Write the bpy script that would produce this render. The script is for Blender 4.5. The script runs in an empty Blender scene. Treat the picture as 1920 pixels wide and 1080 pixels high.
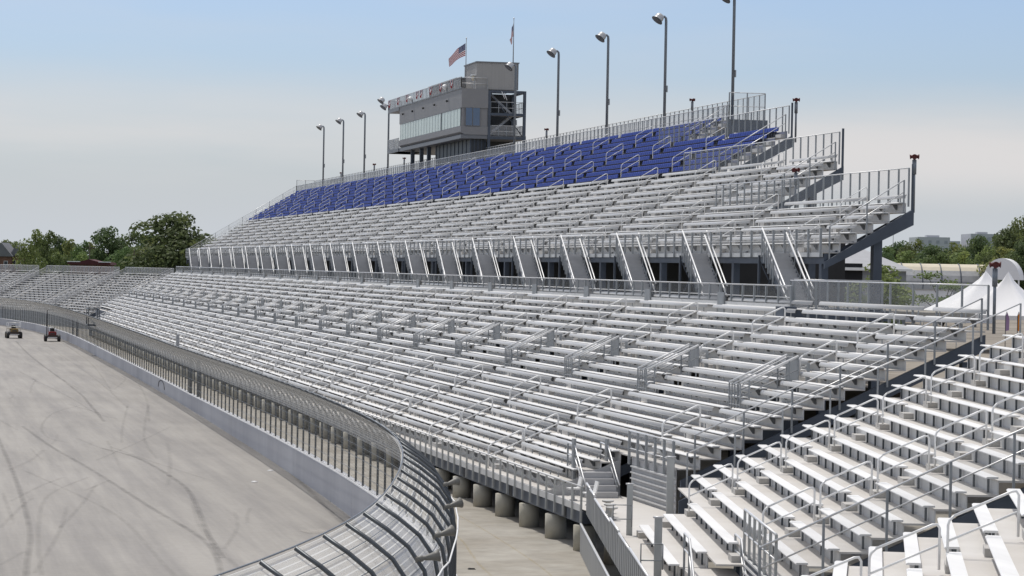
import bpy, math, random
from mathutils import Vector, Matrix
random.seed(7)
S = bpy.context.scene
COL = S.collection
HC = 10.5          # eye height above the track
# ------------------------------------------------------------------ materials
MATS = {}
def nodes(name):
    m = bpy.data.materials.new(name); m.use_nodes = True
    nt = m.node_tree; nt.nodes.clear()
    out = nt.nodes.new('ShaderNodeOutputMaterial')
    return m, nt, out
def N(nt, t, **kw):
    n = nt.nodes.new(t)
    for k, v in kw.items(): setattr(n, k, v)
    return n
def L(nt, a, b): nt.links.new(a, b)
def noise(nt, vec, scale, detail=4, rough=.55):
    n = N(nt, 'ShaderNodeTexNoise'); n.inputs['Scale'].default_value = scale
    n.inputs['Detail'].default_value = detail; n.inputs['Roughness'].default_value = rough
    L(nt, vec, n.inputs['Vector']); return n.outputs['Fac']
def ramp(nt, fac, stops):
    r = N(nt, 'ShaderNodeValToRGB')
    el = r.color_ramp.elements
    while len(el) < len(stops): el.new(.5)
    for e, (p, c) in zip(el, stops): e.position = p; e.color = (*c, 1)
    L(nt, fac, r.inputs['Fac']); return r.outputs['Color']
def mulc(nt, a, b, fac=1., mode='MULTIPLY'):
    m = N(nt, 'ShaderNodeMix', data_type='RGBA', blend_type=mode)
    m.inputs['Factor'].default_value = fac
    L(nt, a, m.inputs['A']); L(nt, b, m.inputs['B']); return m.outputs['Result']
def pos(nt, scale=(1,1,1)):
    g = N(nt, 'ShaderNodeNewGeometry'); mp = N(nt, 'ShaderNodeMapping'); mp.inputs['Scale'].default_value = scale
    L(nt, g.outputs['Position'], mp.inputs['Vector']); return mp.outputs['Vector']
def mat(name, c, rough=.6, metal=0., var=.12, vs=1.2, spec=.4, stretch=(1,1,1), dirt=None, bump=0.):
    if name in MATS: return MATS[name]
    m, nt, out = nodes(name)
    b = N(nt, 'ShaderNodeBsdfPrincipled')
    p = pos(nt, stretch)
    lo = tuple(x*(1-var) for x in c); hi = tuple(min(1, x*(1+var)) for x in c)
    col = ramp(nt, noise(nt, p, vs), [(.3, lo), (.7, hi)])
    if dirt:
        col2 = ramp(nt, noise(nt, p, vs*.23, 6, .65), [(.35, dirt), (.6, (1,1,1))])
        col = mulc(nt, col, col2, .8)
    L(nt, col, b.inputs['Base Color'])
    b.inputs['Roughness'].default_value = rough; b.inputs['Metallic'].default_value = metal
    b.inputs['Specular IOR Level'].default_value = spec
    if bump:
        bp = N(nt, 'ShaderNodeBump'); bp.inputs['Strength'].default_value = bump; bp.inputs['Distance'].default_value = .02
        L(nt, noise(nt, p, vs*8), bp.inputs['Height']); L(nt, bp.outputs[0], b.inputs['Normal'])
    L(nt, b.outputs[0], out.inputs['Surface'])
    MATS[name] = m; return m
def mesh_mat(name, c, cover, cell=None, wire=.2):
    """chain link: wires in UV metres when cell is given, else an even veil"""
    m, nt, out = nodes(name)
    d = N(nt, 'ShaderNodeBsdfPrincipled'); d.inputs['Base Color'].default_value = (*c, 1)
    d.inputs['Roughness'].default_value = .5; d.inputs['Metallic'].default_value = 0.
    t = N(nt, 'ShaderNodeBsdfTransparent'); mx = N(nt, 'ShaderNodeMixShader')
    if cell:
        uv = N(nt, 'ShaderNodeUVMap'); sp = N(nt, 'ShaderNodeSeparateXYZ'); L(nt, uv.outputs[0], sp.inputs[0])
        fs = []
        for k, sc in ((0, cell), (1, cell*2.2)):
            a = N(nt, 'ShaderNodeMath', operation='DIVIDE'); a.inputs[1].default_value = sc; L(nt, sp.outputs[k], a.inputs[0])
            f = N(nt, 'ShaderNodeMath', operation='FRACT'); L(nt, a.outputs[0], f.inputs[0])
            l = N(nt, 'ShaderNodeMath', operation='LESS_THAN'); l.inputs[1].default_value = wire if k == 0 else wire*.45; L(nt, f.outputs[0], l.inputs[0])
            fs.append(l.outputs[0])
        mxn = N(nt, 'ShaderNodeMath', operation='MAXIMUM'); L(nt, fs[0], mxn.inputs[0]); L(nt, fs[1], mxn.inputs[1])
        L(nt, mxn.outputs[0], mx.inputs['Fac'])
    else:
        p = pos(nt); n = noise(nt, p, 3.)
        mr = N(nt, 'ShaderNodeMapRange'); mr.inputs['To Min'].default_value = cover*.8; mr.inputs['To Max'].default_value = cover*1.2
        L(nt, n, mr.inputs['Value']); L(nt, mr.outputs[0], mx.inputs['Fac'])
    L(nt, t.outputs[0], mx.inputs[1]); L(nt, d.outputs[0], mx.inputs[2]); L(nt, mx.outputs[0], out.inputs['Surface'])
    MATS[name] = m; return m

ALU = mat('mill_aluminium', (.60,.60,.585), .42, .12, .07, 1.3, .5, (1,.15,1))
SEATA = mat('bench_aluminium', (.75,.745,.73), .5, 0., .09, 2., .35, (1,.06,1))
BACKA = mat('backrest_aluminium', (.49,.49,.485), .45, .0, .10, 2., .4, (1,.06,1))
TREAD = mat('tread_plank', (.58,.56,.53), .6, 0., .05, .8, .3, dirt=(.88,.855,.83))
RISER = mat('riser_panel', (.58,.58,.57), .5, 0., .06, 1.6, .4)
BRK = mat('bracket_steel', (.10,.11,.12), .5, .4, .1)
STEP2 = mat('stand_step_box', (.50,.49,.475), .6)
STEP = mat('step_box', (.45,.435,.41), .55, .1, .1)
GALV = mat('galvanised_rail', (.70,.70,.695), .38, .3, .05, 3., .5)
RAILM = mat('handrail_metal', (.80,.80,.79), .4, .05, .06, 3., .5)
GALVD = mat('galvanised_post', (.30,.315,.325), .5, .15, .12, 2.)
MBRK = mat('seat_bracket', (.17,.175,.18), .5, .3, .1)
DARKST = mat('dark_steel', (.085,.10,.125), .5, .3, .15, 1.)
STAIRM = mat('stair_plate', (.46,.46,.465), .5, .2, .08, 1.5)
PANEL = mat('fence_panel', (.30,.31,.315), .5, .3, .15, 1.5, .4, (6,6,.3))
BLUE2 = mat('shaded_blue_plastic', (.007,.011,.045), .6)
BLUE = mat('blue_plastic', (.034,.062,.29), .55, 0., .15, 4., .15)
NAVYR = mat('shaded_riser', (.17,.18,.24), .6)  # shade between the blue rows put into the riser colour
CONC = mat('concrete', (.345,.325,.285), .85, 0., .12, 1.2, .2, dirt=(.75,.72,.68), bump=.2)
PIER = mat('pier_concrete', (.46,.44,.38), .85, 0., .1, 2., .2, dirt=(.8,.78,.72))
WALLM = mat('wall_paint', (.47,.47,.485), .7, 0., .05, .6, .3, (1,.5,.12), dirt=(.74,.74,.76))
WALLTOP = mat('wall_cap', (.88,.87,.85), .7, 0., .06, 1.)
FPOST = mat('fence_post', (.10,.11,.12), .45, .45, .15, 3.)
CABLE = mat('cable', (.22,.23,.235), .4, .5, .1)
CHAIN = mesh_mat('catch_mesh', (.26,.26,.24), .4, .062, .13)
CHAIN2 = mesh_mat('sunlit_overhang_mesh', (.70,.69,.65), .4, .062, .44)  # paler, denser copy of the mesh: sunlit look put into the colour
VEIL = mesh_mat('guard_mesh', (.42,.43,.43), .16)
VEIL2 = mesh_mat('dense_guard_mesh', (.50,.50,.50), .38)
CLAD = mat('tower_cladding', (.255,.25,.25), .6, 0., .04, .4)
CLADR = mat('roof_room_cladding', (.36,.35,.335), .6, 0., .05, 3., .3, (3,3,.1))
TRIM = mat('tower_trim', (.20,.205,.215), .5, .1, .06)
BLACK = mat('black_rubber', (.022,.022,.023), .6, 0., .2)
RED = mat('red_paint', (.20,.02,.02), .4)
YEL = mat('tan_paint', (.20,.135,.05), .5)
WHITE = mat('white_paint', (.8,.8,.79), .5, 0., .04)
WHITEF = mat('white_fabric', (.78,.78,.79), .6, 0., .03, .7)
POLE = mat('pole_steel', (.20,.22,.245), .45, .35, .08)
LAMP = mat('lamp_housing', (.50,.50,.50), .35, .4, .06)
LAMPG = mat('lamp_rim', (.05,.055,.06), .3)
BROOF = mat('maroon_roof', (.07,.018,.02), .8)
BRICK = mat('house_brick', (.16,.085,.06), .85, 0., .2, 3.)
GROOF = mat('slate_roof', (.16,.165,.175), .8, 0., .12, 1.)
HROOF = mat('metal_roof', (.34,.345,.36), .5, .2, .06)
HWALL = mat('hall_wall', (.30,.31,.32), .8)
BEIGE = mat('vault_top', (.62,.56,.44), .7, 0., .06)
FARB = mat('hazy_far_wall', (.46,.47,.49), .9, 0., .05, .05)  # distance haze put into the pale wall colour
DIRT = mat('bare_earth', (.42,.31,.17), .9, 0., .15)
GLASSM = None
def glass(name, c, rough=.08):
    m, nt, out = nodes(name); b = N(nt, 'ShaderNodeBsdfPrincipled')
    p = pos(nt, (1, .35, .2)); L(nt, ramp(nt, noise(nt, p, 1.2), [(.3, tuple(x*.9 for x in c)), (.7, c)]), b.inputs['Base Color'])
    b.inputs['Roughness'].default_value = rough; b.inputs['Specular IOR Level'].default_value = .8
    L(nt, b.outputs[0], out.inputs['Surface']); MATS[name] = m; return m
WIN1 = glass('pale_mint_glass', (.48,.60,.56), .2); WIN2 = glass('blue_glass', (.08,.14,.24)); WIN3 = glass('dark_glass', (.02,.024,.028), .5)  # pale mint of the reflective window band put into its base colour
def leafmat(name, c):
    m, nt, out = nodes(name)
    d = N(nt, 'ShaderNodeBsdfPrincipled'); d.inputs['Roughness'].default_value = .6; d.inputs['Specular IOR Level'].default_value = .2
    tr = N(nt, 'ShaderNodeBsdfTranslucent'); mx = N(nt, 'ShaderNodeMixShader'); mx.inputs['Fac'].default_value = .45
    oi = N(nt, 'ShaderNodeObjectInfo')
    col = ramp(nt, noise(nt, pos(nt), .35, 5), [(.3, tuple(x*.55 for x in c)), (.55, c), (.75, (c[0]*1.7, c[1]*1.45, c[2]*1.2))])
    hs = N(nt, 'ShaderNodeHueSaturation'); L(nt, col, hs.inputs['Color'])
    mr = N(nt, 'ShaderNodeMapRange'); mr.inputs['To Min'].default_value = .465; mr.inputs['To Max'].default_value = .515
    L(nt, oi.outputs['Random'], mr.inputs['Value']); L(nt, mr.outputs[0], hs.inputs['Hue']); hs.inputs['Saturation'].default_value = .95; hs.inputs['Value'].default_value = 1.22
    L(nt, hs.outputs[0], d.inputs['Base Color']); L(nt, hs.outputs[0], tr.inputs['Color'])
    L(nt, d.outputs[0], mx.inputs[1]); L(nt, tr.outputs[0], mx.inputs[2]); L(nt, mx.outputs[0], out.inputs['Surface'])
    MATS[name] = m; return m
LEAF = leafmat('leaves', (.12,.175,.06)); LEAFD = leafmat('dark_leaves', (.085,.13,.052)); LEAFL = leafmat('light_leaves', (.17,.22,.07))
BARK = mat('bark', (.07,.055,.042), .9, 0., .2, 2.)

# ------------------------------------------------------------------ mesh builder
class Fr:
    """u runs along the rows (away from the eye), v up the rows, z up"""
    def __init__(s, o=(0,0,0), ang=0.):
        a = math.radians(ang); s.o = Vector(o); s.u = Vector((math.sin(a), math.cos(a), 0)); s.v = Vector((math.cos(a), -math.sin(a), 0)); s.ang = a
    def __call__(s, u, v, z): 
        return (s.o.x + s.u.x*u + s.v.x*v, s.o.y + s.u.y*u + s.v.y*v, s.o.z + z)
W0 = Fr()
class MB:
    def __init__(s): s.v = []; s.f = []; s.m = []; s.uv = None; s.mats = []; s.sm = []
    def mi(s, m):
        if m not in s.mats: s.mats.append(m)
        return s.mats.index(m)
    def face(s, ids, m, smooth=False): s.f.append(ids); s.m.append(s.mi(m)); s.sm.append(smooth)
    def poly(s, pts, m):
        b = len(s.v); s.v += [tuple(p) for p in pts]; s.face(tuple(range(b, b+len(pts))), m)
    def hexa(s, p, m):
        b = len(s.v); s.v += [tuple(q) for q in p]
        for f in ((0,3,2,1),(4,5,6,7),(0,1,5,4),(1,2,6,5),(2,3,7,6),(3,0,4,7)): s.face(tuple(b+i for i in f), m)
    def box(s, u0, u1, v0, v1, z0, z1, m, fr=W0):
        s.hexa([fr(u0,v0,z0),fr(u1,v0,z0),fr(u1,v1,z0),fr(u0,v1,z0),fr(u0,v0,z1),fr(u1,v0,z1),fr(u1,v1,z1),fr(u0,v1,z1)], m)
    def xbox(s, x0, x1, y0, y1, z0, z1, m): s.box(y0, y1, x0, x1, z0, z1, m)
    def prism(s, prof, u0, u1, m, fr=W0, smooth=False):
        n = len(prof); b = len(s.v)
        s.v += [fr(u0, a, z) for a, z in prof] + [fr(u1, a, z) for a, z in prof]
        for i in range(n):
            j = (i+1) % n; s.face((b+i, b+j, b+n+j, b+n+i), m, smooth)
        s.face(tuple(b+i for i in reversed(range(n))), m); s.face(tuple(b+n+i for i in range(n)), m)
    def tube(s, pts, r, m, n=6, fr=None, r1=None, cap=True):
        P = [Vector(fr(*p)) if fr else Vector(p) for p in pts]
        k = len(P); b = len(s.v); up = None
        for i, p in enumerate(P):
            t = (P[min(i+1, k-1)] - P[max(i-1, 0)]).normalized()
            a = t.cross(Vector((0,0,1))); 
            if a.length < .05: a = t.cross(Vector((1,0,0)))
            a.normalize()
            if up is not None and a.dot(up) < 0 and abs(a.dot(up)) > .3: a = -a
            up = a; c = a.cross(t)
            rr = r if r1 is None else r + (r1-r)*i/(k-1)
            for q in range(n):
                w = 2*math.pi*q/n; s.v.append(tuple(p + (a*math.cos(w) + c*math.sin(w))*rr))
        for i in range(k-1):
            for q in range(n):
                q2 = (q+1) % n
                s.face((b+i*n+q, b+i*n+q2, b+(i+1)*n+q2, b+(i+1)*n+q), m, True)
        if cap:
            s.face(tuple(b+q for q in reversed(range(n))), m); s.face(tuple(b+(k-1)*n+q for q in range(n)), m)
    def lathe(s, prof, c, axis, m, n=12):
        """prof: (dist along axis, radius)"""
        ax = Vector(axis).normalized(); a = ax.cross(Vector((0,0,1)))
        if a.length < .05: a = Vector((1,0,0))
        a.normalize(); b2 = ax.cross(a); c = Vector(c); b = len(s.v)
        for d, r in prof:
            for q in range(n):
                w = 2*math.pi*q/n; s.v.append(tuple(c + ax*d + (a*math.cos(w) + b2*math.sin(w))*r))
        for i in range(len(prof)-1):
            for q in range(n):
                q2 = (q+1) % n; s.face((b+i*n+q, b+i*n+q2, b+(i+1)*n+q2, b+(i+1)*n+q), m, True)
        s.face(tuple(b+q for q in reversed(range(n))), m); s.face(tuple(b+(len(prof)-1)*n+q for q in range(n)), m)
    def mesh(s, name):
        me = bpy.data.meshes.new(name); me.from_pydata(s.v, [], s.f)
        for m in s.mats: me.materials.append(m)
        me.polygons.foreach_set('material_index', s.m); me.polygons.foreach_set('use_smooth', s.sm)
        if s.uv:
            l = me.uv_layers.new(name='UVMap')
            for i, lp in enumerate(me.loops): l.data[i].uv = s.uv[lp.vertex_index]
        me.update(); return me
    def obj(s, name, parent=None, kind=None, label=None):
        if not s.f: return None
        o = bpy.data.objects.new(name, s.mesh(name)); COL.objects.link(o)
        if parent: 
            o.parent = parent; o.matrix_parent_inverse = parent.matrix_basis.inverted()
        if kind: o['kind'] = kind
        if label: o['label'] = label
        return o
def tag(o, label, cat, group=None, kind=None):
    o['label'] = label; o['category'] = cat
    if group: o['group'] = group
    if kind: o['kind'] = kind
    return o
def thing(name, label, cat, loc=(0,0,0), rz=0., group=None):
    o = bpy.data.objects.new(name, None); COL.objects.link(o); o.location = loc; o.rotation_euler = (0,0,rz)
    o.empty_display_size = .3
    return tag(o, label, cat, group)
def place(name, me, parent, loc=(0,0,0), rz=0., sc=None):
    """a part sharing mesh data, located in the parent's own space (parent given at world origin or local)"""
    o = bpy.data.objects.new(name, me); COL.objects.link(o); o.parent = parent; o.location = loc; o.rotation_euler = (0,0,rz)
    if sc: o.scale = sc
    return o
def copy_tree(o, loc=None, rz=None, label=None, parent=None, sc=None):
    c = o.copy(); COL.objects.link(c)
    if parent: c.parent = parent
    if loc is not None: c.location = loc
    if rz is not None: c.rotation_euler = (0,0,rz)
    if sc is not None: c.scale = sc
    if label: c['label'] = label
    for ch in list(o.children): copy_tree(ch, parent=c)
    return c
ORD = 'first second third fourth fifth sixth seventh eighth ninth tenth eleventh twelfth thirteenth fourteenth fifteenth sixteenth seventeenth eighteenth nineteenth twentieth twenty-first'.split()

# ------------------------------------------------------------------ camera
R = [(0.97543545,-0.21949909,0.01859633),(0.01660219,-0.01092618,-0.99980247),(0.21965892,0.97555152,-0.00701361)]
cam = bpy.data.objects.new('camera', bpy.data.cameras.new('camera')); COL.objects.link(cam)
cam.matrix_world = Matrix(((R[0][0], -R[1][0], -R[2][0], 0), (R[0][1], -R[1][1], -R[2][1], 0), (R[0][2], -R[1][2], -R[2][2], HC), (0,0,0,1)))
cam.data.lens = 93.75; cam.data.sensor_width = 36; cam.data.clip_end = 6000; cam.data.clip_start = .5
S.camera = cam
# ------------------------------------------------------------------ light and sky
SUN = Vector((-.12, .45, .885)).normalized()
elev = math.asin(SUN.z); az = math.atan2(SUN.x, SUN.y)
w = bpy.data.worlds.new('World'); S.world = w; w.use_nodes = True; nt = w.node_tree; nt.nodes.clear()
sky = N(nt, 'ShaderNodeTexSky', sky_type='NISHITA'); sky.sun_disc = False; sky.sun_elevation = elev; sky.sun_rotation = az
sky.air_density = 1.0; sky.dust_density = 1.6; sky.ozone_density = 1.6; sky.altitude = 200
bg = N(nt, 'ShaderNodeBackground'); bg.inputs['Strength'].default_value = .082; wo = N(nt, 'ShaderNodeOutputWorld')
tc = N(nt, 'ShaderNodeTexCoord'); mp = N(nt, 'ShaderNodeMapping'); mp.inputs['Scale'].default_value = (1.6, 1.6, 11.)
L(nt, tc.outputs['Generated'], mp.inputs['Vector'])
n1 = noise(nt, mp.outputs[0], 1.35, 7, .5)
sx = N(nt, 'ShaderNodeSeparateXYZ'); L(nt, tc.outputs['Generated'], sx.inputs[0])
def mrange(src, a, b, c, d, smooth=False):
    m_ = N(nt, 'ShaderNodeMapRange'); m_.inputs['From Min'].default_value = a; m_.inputs['From Max'].default_value = b; m_.inputs['To Min'].default_value = c; m_.inputs['To Max'].default_value = d
    if smooth: m_.interpolation_type = 'SMOOTHSTEP'
    L(nt, src, m_.inputs['Value']); return m_.outputs[0]
def wmath(op, a, b):
    m_ = N(nt, 'ShaderNodeMath', operation=op)
    for k_, x_ in enumerate((a, b)):
        if isinstance(x_, float): m_.inputs[k_].default_value = x_
        else: L(nt, x_, m_.inputs[k_])
    return m_.outputs[0]
def wmix(f, a, b):
    m_ = N(nt, 'ShaderNodeMix', data_type='RGBA'); L(nt, f, m_.inputs['Factor']); L(nt, a, m_.inputs['A']); m_.inputs['B'].default_value = (*b, 1); return m_.outputs['Result']
tint = N(nt, 'ShaderNodeMix', data_type='RGBA', blend_type='MULTIPLY'); tint.inputs['Factor'].default_value = 1.; tint.inputs['B'].default_value = (1.13,1.23,1.50,1); L(nt, sky.outputs[0], tint.inputs['A'])
c0 = wmix(mrange(sx.outputs[2], .0, .075, .92, .0, True), tint.outputs['Result'], (7.35, 7.85, 8.5))     # haze at the horizon
band = wmath('MULTIPLY', mrange(sx.outputs[2], .022, .042, 0., 1., True), mrange(sx.outputs[2], .046, .078, 1., 0., True))
c1 = wmix(wmath('MULTIPLY', band, mrange(n1, .36, .56, 0., .95)), c0, (8.9, 8.65, 8.6))       # low cloud streaks
c1 = wmix(mrange(n1, .52, .75, 0., .45), c1, (8.2, 8.2, 8.4))
c2 = wmix(mrange(sx.outputs[2], .15, .5, 0., .7, True), c1, (10., 9.8, 9.6))                    # unseen bright veil overhead, added for fill light
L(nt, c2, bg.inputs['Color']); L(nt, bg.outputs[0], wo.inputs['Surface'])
sl = bpy.data.lights.new('sun', 'SUN'); sl.energy = 2.85; sl.angle = math.radians(.5); sl.color = (1., .96, .90)
so = bpy.data.objects.new('sun', sl); COL.objects.link(so); so.rotation_euler = SUN.to_track_quat('Z', 'Y').to_euler(); so.location = (0,0,80)
S.view_settings.view_transform = 'Standard'; S.view_settings.look = 'None'; S.view_settings.exposure = 0
S.cycles.transparent_max_bounces = 32; S.cycles.max_bounces = 6; S.cycles.use_denoising = True
# ------------------------------------------------------------------ seating kit
BACKP = [(.715,.625),(.708,.65),(.715,.70),(.735,.75),(.765,.785),(.80,.795),(.805,.78),(.775,.745),(.745,.70),(.74,.625)]
def split(u0, u1, cuts):
    out = []; a = u0
    for c0, c1 in sorted(cuts):
        if c1 <= a or c0 >= u1: continue
        if c0 > a + .05: out.append((a, c0))
        a = max(a, c1)
    if a < u1 - .05: out.append((a, u1))
    return out
LS = US = None
class Stand:
    def __init__(s, fr, v0, F0, pitch, rise): s.fr, s.v0, s.F0, s.p, s.r = fr, v0, F0, pitch, rise
    def v(s, i): return s.v0 + s.p*i
    def F(s, i): return s.F0 + s.r*i
    def deck(s, mb, i, segs, last=False, tm=None, rm=None):
        v, F = s.v(i), s.F(i)
        for a, b in segs:
            mb.box(a, b, v-.03, v+s.p-.03, F-.05, F, tm or TREAD, s.fr)
            if not last: mb.box(a, b, v+s.p-.03, v+s.p, F-.05, F+s.r-.05, rm or RISER, s.fr)
    def step(s, mb, i, u, hw=.5):
        v, F = s.v(i), s.F(i); mb.box(u-hw, u+hw, v+.42, v+s.p-.033, F+.002, F+s.r*.5, STEP2 if s is LS or s is US else STEP, s.fr)
    def plank(s, mb, i, a, b, bsp, full=False):
        v, F = s.v(i), s.F(i)
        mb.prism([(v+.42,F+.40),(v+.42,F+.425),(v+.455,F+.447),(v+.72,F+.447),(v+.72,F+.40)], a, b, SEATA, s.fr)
        if not full: mb.box(a+.03, b-.03, v+.50, v+.70, F+.36, F+.398, MBRK, s.fr)  # dark steel angle, also deepens the shade line under the seat
        n = max(2, int(round((b-a)/bsp)))
        for k in range(n):
            u = a + (b-a)*(k+.5)/n
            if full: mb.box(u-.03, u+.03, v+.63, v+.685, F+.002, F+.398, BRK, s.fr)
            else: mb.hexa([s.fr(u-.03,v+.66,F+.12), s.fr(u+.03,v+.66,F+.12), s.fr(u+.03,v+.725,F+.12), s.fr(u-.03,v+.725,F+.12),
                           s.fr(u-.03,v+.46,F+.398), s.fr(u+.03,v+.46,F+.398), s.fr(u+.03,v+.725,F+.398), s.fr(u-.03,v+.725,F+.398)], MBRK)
    def back(s, mb, i, a, b, sp=1.25):
        v, F = s.v(i), s.F(i)
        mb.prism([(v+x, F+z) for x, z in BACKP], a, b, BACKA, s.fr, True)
        n = max(2, int(round((b-a)/sp)))
        for k in range(n):
            u = a + (b-a)*(k+.5)/n; mb.box(u-.018, u+.018, v+.735, v+.775, F+.40, F+.66, GALVD, s.fr)
    def chairs(s, mb, i, a, b):
        v, F = s.v(i), s.F(i); n = int((b-a)/.5); w = (b-a)/n
        for k in range(n):
            u = a + w*k
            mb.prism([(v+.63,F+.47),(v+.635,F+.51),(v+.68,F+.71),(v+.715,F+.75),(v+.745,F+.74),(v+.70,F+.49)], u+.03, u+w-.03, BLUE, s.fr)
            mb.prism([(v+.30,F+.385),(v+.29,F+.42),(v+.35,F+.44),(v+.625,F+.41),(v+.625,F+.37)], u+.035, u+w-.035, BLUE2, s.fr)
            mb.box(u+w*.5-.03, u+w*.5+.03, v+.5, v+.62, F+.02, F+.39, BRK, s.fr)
def loop_mesh(name, k, ln, r=.037, m=None):
    m = m or RAILM; mb = MB(); h = .95; P = lambda v, z: (v, 0, z)
    mb.tube([P(0,0), P(0,h-.13), P(.03,h-.04), P(.12,h+.12*k)], r, m)
    e = ln; mb.tube([P(.12,h+.12*k), P(e-.14,h+(e-.14)*k), P(e-.05,h+(e-.05)*k-.03), P(e,h+e*k-.13), P(e,e*k)], r, m)
    mb.tube([P(.02,.5+.02*k), P(e-.02,.5+(e-.02)*k)], r*.9, m)
    return mb.mesh(name)
def parts_limit(root, items, name, limit, build, stuffname=None):
    """items sorted nearest first; build(mb, item); the first LIMIT are parts, the rest one part of kind stuff"""
    for it in items[:limit]:
        mb = MB(); build(mb, it); mb.obj(name, root)
    rest = MB()
    for it in items[limit:]: build(rest, it)
    rest.obj(stuffname or name, root, 'stuff')
def railing(mb, fr, pts, h, sp, r=.03, mids=(), pm=None, rm=None, veil=None, base=0., pw=.035, drop=0.):
    """posts, top rail, mid rails and mesh along a polyline of (u,v,z)"""
    pm = pm or GALVD; rm = rm or GALV
    for p, q in zip(pts[:-1], pts[1:]):
        p = Vector(p); q = Vector(q); d = q - p; n = max(1, int(round(d.length/sp)))
        for k in range(n+1):
            if k == 0 and p != Vector(pts[0]): continue
            c = p + d*k/n; mb.box(c.x-pw, c.x+pw, c.y-pw, c.y+pw, c.z-drop, c.z+h, pm, fr)
        up = Vector((0,0,1)); off = Vector((0,0,h))
        mb.tube([p+off, q+off], r, rm, 6, fr)
        for m in mids: mb.tube([p+up*m, q+up*m], r*.75, rm, 5, fr)
        if veil: mb.poly([fr(p.x,p.y,p.z+base), fr(q.x,q.y,q.z+base), fr(q.x,q.y,q.z+h-.03), fr(p.x,p.y,p.z+h-.03)], veil)

# ================================================================== GROUND
def sheet(name, pts, z, m, kind='structure'):
    mb = MB(); mb.poly([(x,y,z) for x,y in pts], m); return mb.obj(name, None, kind)
GRASS = mat('grass_field', (.07,.10,.035), .95, 0., .3, .15, .1)
GRAV = mat('yard_gravel', (.30,.27,.23), .95, 0., .18, .4, .1, dirt=(.6,.6,.6))
sheet('ground', [(-3000,-600),(3000,-600),(3000,4500),(-3000,4500)], -.08, GRASS)
# wall line of the outer track edge: (y, x, wall height)
WP = [(20,-9.5),(30,-1.4),(39,4.0),(46.5,7.55),(54.5,10.45),(63.9,12.88),(74.5,14.97),(84,16.28),(95,17.25),(107,17.95),(120,18.43),(144,19.0),(165,19.3),(190,19.65),(217,19.9),(246,20.05),(283,20.15),(320,20.2),(345,20.1),(360,19.85),(375,19.4),(388,18.8),(400,18.1),(412,17.1),(424,15.9),(436,14.3),(450,11.8),(465,8.4),(485,2.6),(505,-5.),(530,-17.)]
def wx(y):
    """smooth x of the wall (Catmull-Rom through WP)"""
    for i in range(len(WP)-1):
        if WP[i][0] <= y <= WP[i+1][0]:
            y0, x0 = WP[max(i-1,0)]; y1, x1 = WP[i]; y2, x2 = WP[i+1]; y3, x3 = WP[min(i+2,len(WP)-1)]
            t = (y-y1)/(y2-y1); m1 = (x2-x0)/(y2-y0)*(y2-y1); m2 = (x3-x1)/(y3-y1)*(y2-y1)
            return (2*t**3-3*t*t+1)*x1 + (t**3-2*t*t+t)*m1 + (-2*t**3+3*t*t)*x2 + (t**3-t*t)*m2
    return WP[-1][1]
def wpath(step):
    """points at equal arc length with inward normals"""
    pts = []; y = 21.; last = None; acc = 0
    fine = [(wx(21+.25*k), 21+.25*k) for k in range(int((528-21)/.25))]
    out = []; d = 0; nxt = 0
    for a, b in zip(fine[:-1], fine[1:]):
        sl_ = math.hypot(b[0]-a[0], b[1]-a[1])
        while nxt <= d + sl_:
            t = (nxt-d)/sl_; tx, ty = (b[0]-a[0])/sl_, (b[1]-a[1])/sl_
            out.append((a[0]+(b[0]-a[0])*t, a[1]+(b[1]-a[1])*t, -ty, tx)); nxt += step
        d += sl_
    return out
def wallh(y): return 1.85 if y < 70 else (1.85-.32*(y-70)/38. if y < 108 else 1.53-.45*min(1,(y-108)/85.))
# track surface
def track_mat():
    m, nt, out = nodes('track_surface'); b = N(nt, 'ShaderNodeBsdfPrincipled'); p = pos(nt)
    c = ramp(nt, noise(nt, p, .06, 5, .6), [(.3, (.285,.268,.243)), (.7, (.352,.332,.303))])
    c2 = ramp(nt, noise(nt, pos(nt, (1.2,.05,1)), .7, 6, .65), [(.35, (.74,.74,.76)), (.62, (1,1,1))])
    c = mulc(nt, c, c2, .9)
    c3 = ramp(nt, noise(nt, p, 2.6, 8, .75), [(.3, (.86,.86,.86)), (.6, (1,1,1))]); c = mulc(nt, c, c3, .7)
    L(nt, c, b.inputs['Base Color']); b.inputs['Roughness'].default_value = .75; b.inputs['Specular IOR Level'].default_value = .25
    bp = N(nt, 'ShaderNodeBump'); bp.inputs['Strength'].default_value = .25; bp.inputs['Distance'].default_value = .01
    L(nt, noise(nt, p, 30), bp.inputs['Height']); L(nt, bp.outputs[0], b.inputs['Normal'])
    L(nt, b.outputs[0], out.inputs['Surface']); return m
TRACK = track_mat()
mb = MB(); pts = [(a[0], a[1]) for a in wpath(4.)]
mb.poly([(x+.1, y, 0.) for x, y in pts] + [(-160, 528, 0), (-160, 21, 0)], TRACK); mb.obj('road', None, 'structure')
# service lane between wall and stands
mb = MB(); mb.poly([(x+.30, y, .5) for x, y in pts if y < 470] + [(60, 470, .5), (60, 10, .5)], CONC); mb.obj('pavement', None, 'structure')
# raised yard behind the stands
mb = MB()
mb.poly([(46,30,5.),(420,30,5.),(420,700,5.),(46,700,5.)], GRAV); mb.poly([(46,30,-.05),(46,30,5.),(46,700,5.),(46,700,-.05)], GRAV); mb.obj('terrain', None, 'structure')
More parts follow.
